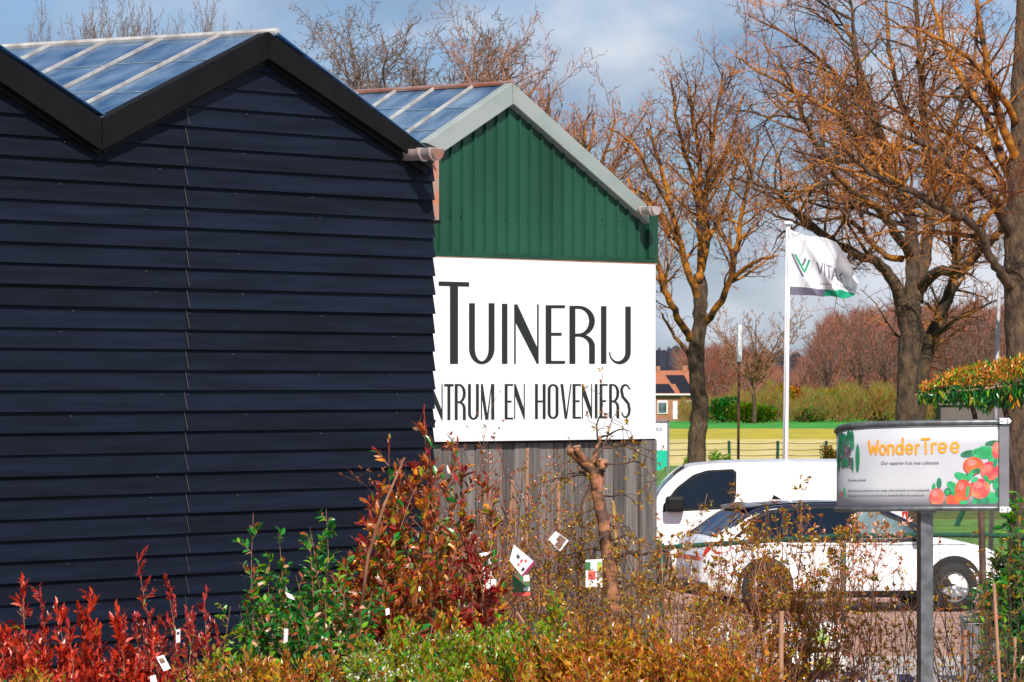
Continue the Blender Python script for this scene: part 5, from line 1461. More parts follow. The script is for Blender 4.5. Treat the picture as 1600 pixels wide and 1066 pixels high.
def leafy(name, label, cat, px, Y, ptop, rad, seed, nst, kinds, L=(.06, .1), wr=.36, leafy_from=.3, twigs=9, per=7, tip=None, z0=0.0, group=None,
          lean=(0, 0), upright=.5, stem=('twig_brown', .006), tw_len=.28, tiny=False, flowers=None, dome=0.8, pots=True, crown_flat=.75, droop=0.0, aspect=1.0, tipn=9):
    """upright shrub: stems from a pot, side twigs, leaves.
       kinds: list of (material key, weight at bottom, weight at top)"""
    rng = random.Random(seed)
    base = Vector((gx(px, Y), Y, z0)); H = zy(ptop, Y) - z0
    root = empty(name, base, label, cat, group)
    sb = MB(); fb = MB(); mats = [M[k[0]] for k in kinds]
    if flowers: mats.append(M[flowers[0]])
    def col(t):
        w_ = [max(0.001, k[1] + (k[2] - k[1]) * t) for k in kinds]
        return rng.choices(range(len(kinds)), w_)[0]
    def put(p, d, t, s=1.0, mi=None):
        l = rng.uniform(*L) * s
        if tiny: fb.leaf2(p, d, l, l * wr, col(t) if mi is None else mi, nrm=rvec(rng))
        else: fb.leaf(p, d, l, l * wr * rng.uniform(.8, 1.15), col(t) if mi is None else mi, roll=rng.uniform(-1.2, 1.2), fold=rng.uniform(.05, .35), curl=rng.uniform(-.05, .3))
    for s_ in range(nst):
        a = 2*pi*(s_ + rng.random())/nst; rr = rad * sqrt(rng.random())
        hh = H * (1 - (rr / rad) ** 2 * (1 - dome)) * rng.uniform(crown_flat, 1.0) if s_ else H
        if s_ == 0: rr = rad * .15
        top = Vector((cos(a)*rr + lean[0]*H, sin(a)*rr*aspect + lean[1]*H, hh))
        st = Vector((cos(a)*.03, sin(a)*.03, .2 * (1 if pots else 0)))
        pts = []
        bend = rvec(rng) * .03 * H
        for k in range(9):
            t = k / 8
            p = st.lerp(top, t); q = t ** 1.0
            p.x = st.x + (top.x - st.x) * (t ** .8); p.y = st.y + (top.y - st.y) * (t ** .8)
            p += bend * sin(t * pi); p += rvec(rng) * .006 * H * t; pts.append(p)
        rs = [stem[1] * (1 - .75 * k / 8) for k in range(9)]
        sb.tube(pts, rs, n=4, cap=False)
        def along(t):
            i = min(7, int(t * 8)); return pts[i].lerp(pts[i+1], t * 8 - i), unit(pts[i+1] - pts[i])
        # leaves on the stem itself
        for k in range(int(per * 1.6)):
            t = leafy_from + (1 - leafy_from) * k / (per * 1.6); p, d = along(min(.999, t)); o_ = rvec(rng)
            put(p, unit(d * upright + unit(o_ - d * o_.dot(d)) * .8), t)
        for k in range(twigs):
            t = leafy_from + (0.97 - leafy_from) * (k + rng.random()) / twigs
            p, d = along(min(.999, t)); o_ = rvec(rng); o_ = unit(o_ - d * o_.dot(d))
            ln = tw_len * rng.uniform(.5, 1.1) * (1.1 - .6 * t)
            dd = unit(d * upright + o_ * .8 + Vector((0, 0, .25 - droop)))
            q = p.copy(); tp = [q.copy()]
            for j in range(3):
                dd = unit(dd + rvec(rng) * .14 + Vector((0, 0, .12 - droop))); q = q + dd * ln / 3; tp.append(q.copy())
            sb.tube(tp, [stem[1] * .45, stem[1]*.35, stem[1]*.28, stem[1]*.18], n=3, cap=False)
            for m in range(per):
                u = (m + .6) / per; i = min(2, int(u * 3)); pp = tp[i].lerp(tp[i+1], u * 3 - i); o2_ = rvec(rng)
                put(pp, unit(dd * upright * 1.2 + unit(o2_ - dd * o2_.dot(dd)) * .8 + Vector((0, 0, .1 - droop))), t)
            tt = min(1, t + .1)
            if tip and rng.random() < tip[1]:
                for m in range(tipn):
                    o2_ = rvec(rng); put(tp[-1] - dd * .02 * m * .5, unit(dd * 1.3 + Vector((0, 0, .5)) + o2_ * .28), 1.0, tip[2], mats.index(M[tip[0]]) if M[tip[0]] in mats and rng.random() < .8 else None)
            if flowers and rng.random() < flowers[1]:
                for m in range(5):
                    c = tp[-1] + rvec(rng) * .012
                    fb.leaf2(c, unit(rvec(rng) + Vector((0, -.6, .5))), flowers[2], flowers[2] * .9, len(mats) - 1)
        if tip:
            p, d = along(.999)
            for m in range(int(tipn * 1.6)):
                o2_ = rvec(rng); put(p - d * .012 * m, unit(d * 1.2 + Vector((0, 0, .4)) + o2_ * .3), 1.0, tip[2], mats.index(M[tip[0]]) if M[tip[0]] in mats and rng.random() < .8 else None)
    sb.build('stems', M[stem[0]], root); fb.build('foliage', mats, root)
    if pots: pot(root, min(.2, max(.11, rad * .5)))
    return root

# display bench under the front rows (below the picture)
def bench(name, label, x0, x1, y0, y1, z):
    t = empty(name, ((x0+x1)/2, (y0+y1)/2, 0), label, 'bench', 'slatted benches under the front plants'); w2 = (x1-x0)/2; d2 = (y1-y0)/2
    b = MB()
    n = int((y1-y0)/.14)
    for i in range(n): b.box((-w2, -d2 + i*.14, z - .03), (w2, -d2 + i*.14 + .12, z))
    b.build('top', M['timber'], t)
    for sx in (-1, 1):
        for sy in (-1, 1):
            b = MB(); b.box((sx*(w2-.1) - .04, sy*(d2-.1) - .04, 0), (sx*(w2-.1) + .04, sy*(d2-.1) + .04, z - .031)); b.build('leg', M['timber'], t)
ZB = .85
bench('plant_bench', 'slatted wooden bench carrying the low bushes on the left', -2.9, -.15, 23.6, 25.3, ZB)
bench('plant_bench', 'slatted wooden bench carrying the low bushes in the middle', .0, 1.75, 23.6, 25.3, ZB)

gR = 'red leaved potted shrubs along the dark wall'
RK = [('red_a', 2, 5), ('red_b', 4, 3), ('red_c', 1, 1), ('bronze_b', 1.5, .5), ('olive', 1.2, 0), ('green_b', 1.6, 0), ('pale_leaf', .1, .15)]
for i, (px, Y, pt, rad, nst, lab) in enumerate((
        (28, 26.0, 905, .22, 7, 'tallest red shrub in the lower left corner'),
        (80, 26.4, 950, .26, 9, 'red shrub right beside the tallest one in the lower left corner'),
        (20, 24.8, 1015, .26, 8, 'low dark red shrub at the very bottom left corner'),
        (132, 26.0, 925, .24, 9, 'glossy bright red shrub in front of the lower boards, left of the white tags'),
        (178, 25.4, 955, .25, 9, 'bright red shrub just left of the tilted white tag'),
        (95, 24.8, 985, .26, 9, 'dense red shrub low at the bottom left'),
        (205, 27.6, 868, .15, 5, 'slender red shrub with two upright crimson spires'),
        (255, 27.4, 900, .16, 5, 'slender crimson tipped shrub left of the wall seam'),
        (312, 27.2, 930, .20, 6, 'crimson tipped shrub just right of the wall seam'),
        (230, 25.4, 990, .22, 8, 'low red and green shrub behind the tilted white tag'),
        (285, 26.0, 955, .2, 7, 'mixed red and green shrub directly under the wall seam'),
        (55, 26.6, 925, .2, 7, 'red shrub close behind the tallest one in the lower left corner'))):
    slim = rad < .21
    leafy('red_shrub', lab, 'shrub', px, Y, pt, rad, 100 + i, nst + (4 if not slim else 1), RK if not slim else [('red_c', 1, 5), ('red_b', 1, 3), ('olive', 2, 0), ('green_a', 2, 0), ('bronze_a', 1, 1)],
          L=(.038, .075) if not slim else (.026, .052), wr=.36, leafy_from=.42, twigs=15, per=8, tip=('red_a' if not slim else 'red_c', .6, .95), group=gR, upright=.9, tw_len=.20, stem=('twig_brown', .005), dome=.8)

# green leafy shrubs in the middle left
GK = [('green_a', 4, 3), ('green_b', 4, 2), ('green_c', 1, 1.6), ('bronze_a', .5, .9), ('pale_leaf', .05, .5)]
gG = 'green leaved potted shrubs in front of the dark wall'
for i, (px, Y, pt, rad, nst, lab) in enumerate((
        (395, 27.0, 800, .09, 4, 'thin green shrub with one tall leader, leftmost of the green ones'),
        (425, 27.2, 832, .26, 11, 'green shrub with a few pale dry leaves on top'),
        (470, 27.4, 822, .24, 10, 'green shrub left of the tall bronze one, with pale brown shoots'),
        (505, 27.0, 796, .17, 7, 'tall narrow green shrub close left of the tall bronze one'),
        (450, 26.2, 895, .40, 20, 'broad glossy green shrub above the orange groundcover'),
        (530, 26.2, 868, .36, 18, 'bushy green shrub at the foot of the tall bronze one'),
        (350, 26.2, 945, .22, 7, 'small light green shrub between the red and the green ones'))):
    leafy('green_shrub', lab, 'shrub', px, Y, pt, rad, 130 + i, nst, GK if i != 6 else [('olive', 2, 2), ('green_c', 3, 3), ('green_b', 1, 1)], L=(.035, .065), wr=.5, leafy_from=.42, twigs=14, per=8, group=gG, upright=.5, tw_len=.22,
          stem=('twig_brown', .0055), dome=.75)

# tall bronze shrubs in the centre
BK = [('bronze_b', 4, 2), ('bronze_a', 3, 2.5), ('amber', 1.0, 1.3), ('rust_leaf', 1.2, 1.2), ('green_a', 3.6, .9), ('red_b', .8, 1.4), ('red_c', .2, 1), ('olive', 3.2, 1.4), ('green_b', 2.6, .4), ('pale_leaf', .1, .25)]
gB = 'tall bronze leaved shrubs in the middle'
for i, (px, Y, pt, rad, nst, tk, lab) in enumerate((
        (655, 28.6, 638, .17, 5, ('red_c', .8, .55), 'tallest bronze shrub, its crimson tip reaching the white sign'),
        (598, 28.4, 690, .30, 11, ('red_c', .55, .55), 'bronze shrub with crimson tips in front of the dark wall'),
        (655, 28.0, 705, .42, 20, ('red_b', .25, .7), 'dense bronze and amber shrub in the middle of the photo'),
        (708, 29.0, 690, .22, 9, ('red_c', .7, .6), 'bronze shrub with pink red shoots beside the lower left corner of the sign'),
        (580, 27.8, 755, .24, 10, ('red_b', .5, .5), 'lower bronze shrub with deep red shoots, leftmost of the bronze group'),
        (760, 28.6, 750, .15, 5, ('red_c', .6, .55), 'thin shrub with crimson shoots against the timber wall'),
        (645, 27.0, 790, .46, 20, ('bronze_a', .4, .8), 'broad red brown shrub low in the middle of the photo'),
        (735, 27.2, 850, .26, 9, ('red_b', .7, .7), 'low crimson shrub in front of the crossed canes'))):
    leafy('bronze_shrub', lab, 'shrub', px, Y, pt, rad, 160 + i, nst, BK if i < 7 else [('red_b', 3, 3), ('bronze_b', 3, 2), ('bronze_a', 1, 1), ('red_c', 1, 2)], L=(.045, .095), wr=.38, leafy_from=.34, twigs=18, per=8, tip=tk, group=gB, upright=.75, tw_len=.24,
          stem=('twig_brown', .008), dome=.7)
# long bare pole stem leaning through the bronze shrubs
b = MB(); o_ = at(560, 905, 26.6); b.tube([at(558, 1000, 26.9) - o_, at(575, 870, 26.7) - o_, at(600, 790, 26.6) - o_, at(632, 715, 26.6) - o_], [.011, .010, .009, .005], n=6)
b.tube([at(558, 1000, 26.9) - o_, Vector((-.12, .4, -o_.z))], [.011, .014], n=6)
tag(b.build('leaning_cane', M['twig_brown'], loc=o_), 'long brown cane leaning to the right through the bronze shrubs', 'cane')

# front row: low fine-leaved bushes on the benches
gF = 'low fine leaved bushes in the front row'
YG = [('green_c', 4, 5), ('olive', 4, 4), ('green_a', 2, 1.2), ('mustard', 1, 2), ('rust_leaf', .4, .8)]
OR = [('rust_leaf', 4, 4), ('mustard', 3, 4), ('bronze_a', 3, 2), ('olive', 2, 2), ('amber', .5, 1.5)]
OL = [('olive', 3, 3), ('bronze_a', 3, 3), ('mustard', 2, 2), ('green_b', 2, 1), ('rust_leaf', 1, 2)]
front = []
for i, (px, Y, pt, rad, K, fl, lab) in enumerate((
        (40, 24.3, 1052, .22, OL, None, 'low brown green bush at the bottom edge under the red shrubs'),
        (310, 24.6, 1040, .24, OL, None, 'low olive and brown bush right of the tilted white tag'),
        (375, 24.4, 1030, .26, OL, None, 'low olive bush under the broad green shrub'),
        (440, 24.6, 1024, .26, OR, None, 'low orange brown bush under the broad green shrub'),
        (510, 24.4, 1018, .26, OL, ('petal', .25, .016), 'low mixed bush left of the white flowering one'),
        (575, 24.2, 1010, .24, YG, ('petal', .4, .02), 'low bush with a clump of white flowers at the bottom edge'),
        (630, 25.2, 968, .27, YG, ('petal', .14, .014), 'yellow green bush dotted with tiny white flowers, leftmost of four'),
        (700, 25.0, 958, .28, YG, ('petal', .14, .014), 'yellow green bush dotted with tiny white flowers, second of four'),
        (770, 25.2, 965, .28, YG, ('petal', .14, .014), 'yellow green bush dotted with tiny white flowers, third of four'),
        (835, 25.0, 975, .26, YG, ('petal', .1, .014), 'yellow green bush dotted with tiny white flowers, rightmost of four'),
        (862, 25.2, 925, .13, YG, None, 'narrow mustard green bush standing up in front of the timber wall'),
        (890, 24.8, 968, .26, OR, None, 'rust orange bush at the foot of the gnarled stem'),
        (950, 24.6, 975, .28, OR, None, 'rust orange bush just right of the gnarled stem'),
        (1010, 24.8, 968, .28, OR, None, 'orange brown bush under the corner of the timber wall'),
        (1075, 24.6, 992, .30, OR, None, 'dense amber and rust bush left of the fertiliser bags'),
        (1140, 24.4, 1004, .28, OR, None, 'low amber bush at the right end of the front row'),
        (680, 24.0, 1030, .28, YG, ('petal', .12, .014), 'low green bush at the bottom edge in the middle'),
        (800, 24.0, 1030, .28, OR, None, 'low orange tipped bush at the bottom edge right of the middle'),
        (930, 24.0, 1035, .30, OR, None, 'low rusty bush at the bottom edge under the gnarled stem'))):
    leafy('low_bush', lab, 'bush', px, Y, pt, rad, 200 + i, 26 if rad > .2 else 12, K, L=(.024, .046), wr=.42, leafy_from=.30, twigs=13, per=9, tiny=True, z0=ZB, group=gF, upright=1.0, tw_len=.17, stem=('twig_brown', .0035),
          flowers=fl, dome=.82, crown_flat=.72, pots=True)

# bare twiggy nursery plants with bamboo canes in front of the timber wall
gT = 'bare potted shrubs tied to canes by the timber wall'
rng = random.Random(77)
def bare_shrub(name, label, px, Y, ptop, rad, seed, nst, mat_k, kinds, tuft, group, twigs=7, cane=None, r0=.008, L=(.022, .04), per=2, forked=.5, z0=0.0, cat='shrub'):
    r = random.Random(seed)
    base = Vector((gx(px, Y), Y, z0)); H = zy(ptop, Y) - z0
    root = empty(name, base, label, cat, group)
    sb = MB(); fb = MB(); mats = [M[k[0]] for k in kinds]; ws = [k[1] for k in kinds]
    def tuft_at(p, d, s=1.0):
        for m in range(r.randint(4, 7)):
            l = r.uniform(*L) * s
            fb.leaf(p, unit(d * .6 + rvec(r) * .6 + Vector((0, 0, .2))), l, l * .38, r.choices(range(len(mats)), ws)[0], roll=r.uniform(-1, 1), fold=.2, curl=r.uniform(0, .3))
    def branch(p, d, ln, rad_, lev):
        q = p.copy(); pts = [q.copy()]; n = 7 if lev == 0 else 4; dd = d
        for j in range(n):
            dd = unit(dd + rvec(r) * (.10 if lev == 0 else .16) + Vector((0, 0, .10))); q = q + dd * ln / n; pts.append(q.copy())
        rs = [rad_ * (1 - .72 * j / n) for j in range(n + 1)]
        sb.tube(pts, rs, n=5 if lev == 0 else 3, cap=False)
        if lev < 2:
            nt_ = twigs if lev == 0 else max(2, twigs // 2)
            for k in range(nt_):
                t = r.uniform(.22, .95); i = min(n - 1, int(t * n)); p2 = pts[i].lerp(pts[i+1], t * n - i); d2 = unit(pts[i+1] - pts[i]); o = rvec(r); o = unit(o - d2 * o.dot(d2))
                branch(p2, unit(d2 * .9 + o * forked), ln * r.uniform(.22, .48) * (1.15 - .5 * t), rad_ * .45, lev + 1)
        for k in range(per + lev):
            t = r.uniform(.3, 1); i = min(n - 1, int(t * n)); p2 = pts[i].lerp(pts[i+1], min(1, t * n - i))
            if r.random() < tuft: tuft_at(p2, dd, .7)
        if r.random() < tuft * 1.4: tuft_at(pts[-1], dd)
    for s_ in range(nst):
        a = 2*pi*(s_ + r.random())/nst; rr = rad * (.3 + .7 * r.random())
        top = Vector((cos(a)*rr, sin(a)*rr*.8, H * r.uniform(.72, 1) - .15))
        st = Vector((cos(a)*.03, sin(a)*.03, .15))
        branch(st, unit(top - st), (top - st).length, r0 * r.uniform(.7, 1.1), 0)
    sb.build('stems', M[mat_k], root)
    if fb.v: fb.build('leaves', mats, root)
    pot(root, .14)
    if cane:
        for (x1, y1, x2, y2, wpx) in cane:
            b = MB(); a_ = at(x2, y2, Y - .05) - base; c_ = at(x1, y1, Y - .05) - base
            b.tube([c_, a_], wpx / 2 / F * Y, n=6); b.build('cane', M['cane'], root)
    return root
CT = [('mustard', 3), ('olive', 2), ('bronze_a', 2)]
PT = [('petal_pink', 1), ('bronze_a', 3), ('rust_leaf', 2)]
for i, (px, Y, pt, rad, nst, kd, cn, lab) in enumerate((
        (742, 32.3, 700, .14, 5, PT, [(755, 930, 758, 752, 6)], 'bare shrub on a salmon cane, closest to the bronze shrubs'),
        (782, 32.8, 672, .14, 6, PT, [(788, 945, 801, 750, 6), (806, 910, 803, 760, 4)], 'tall bare shrub with budded tips, second from the bronze shrubs'),
        (826, 33.0, 680, .16, 6, PT, [(822, 880, 824, 700, 5)], 'bare shrub with pale bark stems under the letters EN'),
        (850, 32.4, 740, .14, 4, CT, [(843, 960, 840, 870, 4)], 'thin bare shrub left of the brown photo tag'),
        (872, 33.2, 752, .13, 4, CT, [(874, 935, 872, 752, 6)], 'bare shrub tied to the straight pale cane left of the gnarled stem'),
        (908, 32.6, 790, .16, 5, CT, [(906, 960, 908, 868, 4)], 'small bare shrub carrying the green and white tag'),
        (722, 32.0, 720, .15, 6, PT, None, 'bare shrub half behind the pink red shoots at the left end of the timber wall'),
        (765, 31.6, 800, .18, 7, CT, None, 'low bare shrub between the two left salmon canes'),
        (845, 31.4, 830, .2, 7, CT, None, 'low bare shrub under the brown photo tag'),
        (890, 31.0, 870, .2, 7, CT, None, 'low bare shrub right below the green and white card'),
        (985, 31.0, 860, .2, 7, CT, None, 'low bare shrub just right of the gnarled stem'),
        (1000, 33.0, 800, .15, 5, CT, [(997, 925, 996, 858, 4)], 'small bare shrub before the corner post of the timber wall'))):
    bare_shrub('bare_shrub', lab, px, Y, pt, rad, 300 + i, nst + 3, 'twig_brown' if i % 2 else 'twig_dark', kd, .30, gT, twigs=8, cane=cn, r0=.0075, L=(.02, .04))
# crossed canes
o_ = at(775, 905, 31.2)
b = MB(); b.tube([at(768, 900, 31.2) - o_, at(820, 975, 31.1) - o_], .008, n=6); b.tube([at(820, 975, 31.1) - o_, at(905, 1290, 31) - o_], .008, n=6)
tag(b.build('crossed_cane', M['cane'], loc=o_), 'thin cane leaning down to the right under the purple striped tag', 'cane')
b = MB(); b.tube([at(812, 925, 31.5) - o_, at(772, 962, 31.5) - o_], .008, n=6); b.tube([at(772, 962, 31.5) - o_, at(640, 1300, 31.4) - o_], .008, n=6)
tag(b.build('crossed_cane', M['cane'], loc=o_), 'thin cane leaning down to the left under the purple striped tag', 'cane')

# gnarled stem with sawn-off stubs and corkscrew twigs
GY = 31.6
gnb = Vector((gx(955, GY), GY, 0))
gn = empty('gnarled_tree', gnb, 'gnarled copper barked stem with sawn stubs and curly twigs before the timber wall', 'tree')
def gp(px, py, dy=0.0): return at(px, py, GY + dy) - gnb
b = MB()
P, R_ = smooth_path([Vector((0, 0, .1)), gp(958, 1100), gp(960, 1000), gp(958, 930), gp(952, 880), gp(945, 830), gp(938, 790), gp(932, 750), gp(930, 735)], [.062, .058, .056, .055, .05, .047, .044, .042, .04], 4, .004, random.Random(2))
b.tube(P, R_, n=12)
for pts, rs in (([gp(932, 765), gp(925, 735, -.03), gp(908, 718, -.06), gp(888, 703, -.08)], [.042, .036, .030, .034]), ([gp(915, 724, -.04), gp(908, 712, -.1), gp(902, 700, -.12)], [.026, .024, .026]),
                ([gp(933, 770), gp(938, 740, .02), gp(944, 722, .03)], [.04, .036, .036]), ([gp(934, 790), gp(928, 725, .06), gp(934, 700, .08), gp(938, 682, .1)], [.024, .022, .018, .012])):
    P, R_ = smooth_path(pts, rs, 4, .002, random.Random(3)); b.tube(P, R_, n=10)
b.build('trunk', M['smooth_bark'], gn, smooth=True)
for (px, py, dx, dy_) in ((886.5, 701.5, -1, .5), (901.5, 698, -.2, 1), (944.5, 720, .2, 1)):
    c = gp(px, py, -.1); n_ = unit(Vector((dx, -.25, dy_))); b = MB(); b.tube([c, c + n_ * .004], .028, n=10); b.build('sawn_end', M['cane'], gn)
b = MB(); b.tube([gp(985, 1290, .1), gp(975, 985, .08), gp(957, 782, .06)], .017, n=7); b.build('stake', M['stake'], gn)
tb_ = MB(); fb = MB(); r = random.Random(15); tm = [M['mustard'], M['olive'], M['bronze_a']]
starts = [(936, 690, .1), (938, 684, .1), (934, 700, .1), (944, 725, 0), (950, 700, 0), (930, 735, 0), (925, 760, 0), (940, 790, 0), (948, 850, 0), (944, 820, 0), (938, 775, 0), (955, 905, 0), (955, 900, 0), (930, 740, 0), (945, 860, 0), (942, 700, 0), (950, 870, 0), (925, 745, 0), (932, 720, 0), (935, 760, 0), (952, 925, 0), (948, 840, 0)]
aims = [(1.6, .35), (1.1, .9), (.2, 1.2), (1.5, .0), (1.8, .15), (-1.2, -.2), (-1, -.7), (-1, -.3), (1.4, -.1), (1.2, .3), (1.4, .1), (1.7, -.1), (1.4, .15), (-.9, .3), (-1, .1), (1.9, -.05), (-.9, -.5), (-1.2, .5), (.6, 1), (-.7, .9), (-1, .1), (.9, -.6)]
for (sx, sy, sdy), (ax, az) in zip(starts, aims):
    p = gp(sx, sy, sdy); d = unit(Vector((ax, r.uniform(-.6, .3), az))); ln = r.uniform(.28, .52) * (1.0 if ax < 1.3 else 1.15)
    pts = [p.copy()]; n = 12; ph = r.random() * 6; pl = unit(rvec(r)); dd = d
    for j in range(n):
        dd = unit(dd + pl * .42 * sin(ph + j * .9) + Vector((0, 0, -.06)) + rvec(r) * .12); p = p + dd * ln / n; pts.append(p.copy())
    rs = [.0085 * (1 - .8 * j / n) for j in range(n + 1)]
    tb_.tube(pts, rs, n=5, cap=False)
    for k in range(5):
        i = r.randint(3, n - 1); q = pts[i]; d2 = unit(rvec(r) + dd); tp = [q.copy()]
        for j in range(5): d2 = unit(d2 + rvec(r) * .4); q = q + d2 * .028; tp.append(q.copy())
        tb_.tube(tp, [.003, .0028, .0025, .002, .0018, .0012], n=3, cap=False)
        for m in range(5): l = r.uniform(.025, .045); fb.leaf(tp[-1], unit(rvec(r) + Vector((0, -.2, .3))), l, l * .38, r.choice((0, 0, 1, 2)), roll=r.uniform(-1, 1))
    for m in range(5): l = r.uniform(.025, .045); fb.leaf(pts[-1], unit(rvec(r) + dd), l, l * .38, r.choice((0, 0, 1, 2)))
for pts in ([gp(950, 880), gp(985, 862), gp(1005, 868), (gp(1015, 862)), gp(1052, 858)], [gp(955, 925), gp(990, 915), gp(1010, 925), gp(1030, 922)], [gp(948, 835), gp(935, 845, -.1), gp(928, 860, -.12), gp(932, 875, -.1), gp(940, 872, -.05)]):
    P, R_ = smooth_path(pts, [.015, .013, .012, .010, .007][:len(pts)], 4, .006, r); tb_.tube(P, R_, n=6)
tb_.build('curly_twigs', M['twig_dark'], gn); fb.build('leaves', tm, gn); pot(gn, .2, .34)

# shrubs with small star-like leaf tufts in front of the fence
gS = 'budding shrubs in front of the mesh fence'
SK = [('mustard', 4), ('olive', 3), ('bronze_a', 3), ('rust_leaf', 2)]
for i, (px, Y, pt, rad, nst, tf, lab) in enumerate((
        (1045, 31.5, 800, .13, 5, .35, 'thin budding shrub beside the timber corner post'),
        (1082, 31.0, 805, .15, 6, .45, 'budding shrub before the tail of the hatchback, left of its rear wheel'),
        (1120, 30.5, 845, .22, 8, .45, 'low budding shrub in front of the rear bumper'),
        (1165, 31.4, 788, .18, 8, .6, 'budding shrub before the rear window of the hatchback'),
        (1205, 31.0, 780, .2, 9, .65, 'dense budding shrub in front of the rear wheel'),
        (1240, 31.2, 786, .2, 9, .7, 'dense budding shrub before the rear door'),
        (1275, 31.0, 800, .18, 8, .7, 'dense budding shrub left of the fence post'),
        (1318, 31.6, 782, .17, 7, .75, 'shrub with pale pink blossom tufts at the left end of the banner'),
        (1365, 30.8, 840, .24, 7, .5, 'open budding shrub with spreading stems under the banner'),
        (1408, 31.6, 848, .16, 5, .3, 'thin shrub close left of the metal post'),
        (1500, 30.6, 835, .28, 8, .28, 'spreading thin shrub in front of the front wheel'),
        (1545, 31.2, 840, .2, 6, .25, 'upright thin shrub right of the front wheel'),
        (1592, 30.8, 830, .18, 6, .3, 'thin shrub at the right edge of the photo'),
        (1462, 31.0, 880, .18, 5, .2, 'low thin shrub just right of the metal post'),
        (1105, 29.4, 880, .25, 10, .5, 'bushy brown shrub behind the amber front bushes'),
        (1030, 29.4, 880, .2, 7, .4, 'brown twiggy shrub at the foot of the timber corner'))):
    kd = SK if i != 7 else [('petal_pink', 3), ('rust_leaf', 3), ('mustard', 2)]
    if i == 7 or i == 5: kd = kd + [('petal_pink', 1.5)]
    bare_shrub('budding_shrub', lab, px, Y, pt, rad, 340 + i, nst + (1 if i < 5 or i > 13 else (-1 if 6 < i < 14 else 0)), 'twig_brown' if i < 9 or i > 13 else 'twig_dark', kd, tf * (.5 if i < 7 else .36), gS, twigs=8, r0=.0085, L=(.026, .05), per=2, forked=.5)
for i, (x1, y1, x2, y2, lab) in enumerate(((1218, 1290, 1221, 955, 'thick salmon cane with a pale cap left of the fertiliser bags'), (1575, 1300, 1553, 912, 'salmon cane leaning left near the right edge'),
        (1506, 1290, 1508, 985, 'short salmon cane right of the metal post'), (1580, 1300, 1586, 995, 'short salmon cane at the right edge'))):
    Y = 30.0 + i * .3; o_ = Vector((gx(x1, Y), Y, 0)); b = MB(); t_ = at(x2, y2, Y) - o_
    b.tube([Vector((0, 0, 0)), t_], .017 if i == 0 else .012, n=8)
    c = b.build('bamboo_cane', M['cane'], loc=o_); tag(c, lab, 'cane', 'canes standing among the shrubs on the right')

# evergreen shrub at the right and the roof-trained one
EK = [('green_b', 5, 3), ('green_a', 3, 3), ('green_c', .8, 2.2), ('olive', .5, 1)]
for i, (px, Y, pt, rad, lab) in enumerate(((1572, 33.6, 788, .17, 'dark green evergreen shrub right of the banner post'), (1598, 33.4, 775, .22, 'dark evergreen shrub cut by the right edge'), (1590, 33.0, 900, .28, 'low evergreen shrub at the right edge below the banner'))):
    leafy('evergreen_shrub', lab, 'shrub', px, Y, pt, rad, 400 + i, 9, EK, L=(.07, .12), wr=.34, leafy_from=(.74, .6, .30, .84)[i], twigs=9, per=7, group='evergreen shrubs at the right edge', upright=.5, tw_len=.24, stem=('twig_dark', .009), dome=.7, droop=.05)
RY = 36.5
rt = empty('roof_trained_tree', (gx(1570, RY), RY, 0), 'small tree trained flat on a cane frame, orange tips over glossy green leaves', 'tree')
ro = rt.location.copy()
def rpt(px, py, dy=0.0): return at(px, py, RY + dy) - ro
b = MB()
for pts, rs in (([Vector((-.12, 0, 0)), rpt(1532, 800), rpt(1527, 700), rpt(1524, 660), rpt(1516, 622)], [.03, .028, .024, .022, .02]), ([Vector((.18, 0, 0)), rpt(1590, 800), rpt(1580, 700), rpt(1573, 660), rpt(1566, 620)], [.03, .028, .024, .022, .02]),
                ([rpt(1516, 622), rpt(1490, 615), rpt(1460, 614)], [.018, .012, .006]), ([rpt(1566, 620), rpt(1600, 605), rpt(1640, 600)], [.018, .012, .008])):
    P, R_ = smooth_path(pts, rs, 3, .003, rng); b.tube(P, R_, n=7)
b.build('trunk', M['twig_dark'], rt)
b = MB()
for dy in (-.25, .25):
    b.tube([rpt(1430, 617.5, dy), rpt(1500, 612, dy), rpt(1560, 604.5, dy), rpt(1700, 590, dy)], .009, n=5)
for px in (1440, 1500, 1560, 1620, 1680): b.tube([rpt(px, 617 - (px - 1430) * .1, -.42), rpt(px, 616 - (px - 1430) * .1, .42)], .008, n=5)
b.build('cane_frame', M['cane'], rt)
fb = MB(); r = random.Random(9); mt = [M['green_b'], M['green_a'], M['olive'], M['rust_leaf'], M['amber'], M['green_c']]
for i in range(6800):
    px = 1438 + (1720 - 1438) * r.random(); t = r.random() ** .8
    t = r.random() ** .6
    topy = interp([(1438, 611), (1470, 592), (1510, 577), (1560, 569), (1600, 560), (1720, 555)], px); boty = interp([(1438, 617), (1480, 622), (1540, 636), (1600, 628), (1720, 625)], px)
    py = boty + (topy - boty) * t + r.gauss(0, 3.0)
    up = t > .5
    d = unit(Vector((r.gauss(0, .6), r.gauss(0, .6), (1.1 if up else -.9) + r.gauss(0, .3))))
    l = r.uniform(.028, .058) if up else r.uniform(.05, .10)
    mi = r.choices(range(6), [1, 1.5, 2, 4 * t, 4 * t, 1])[0] if up else r.choices(range(6), [7, 2, 1, .1, .1, .5])[0]
    fb.leaf(rpt(px, py, r.uniform(-.4, .4)), d, l, l * .33, mi, roll=r.uniform(-1.5, 1.5))
fb.build('foliage', mt, rt)

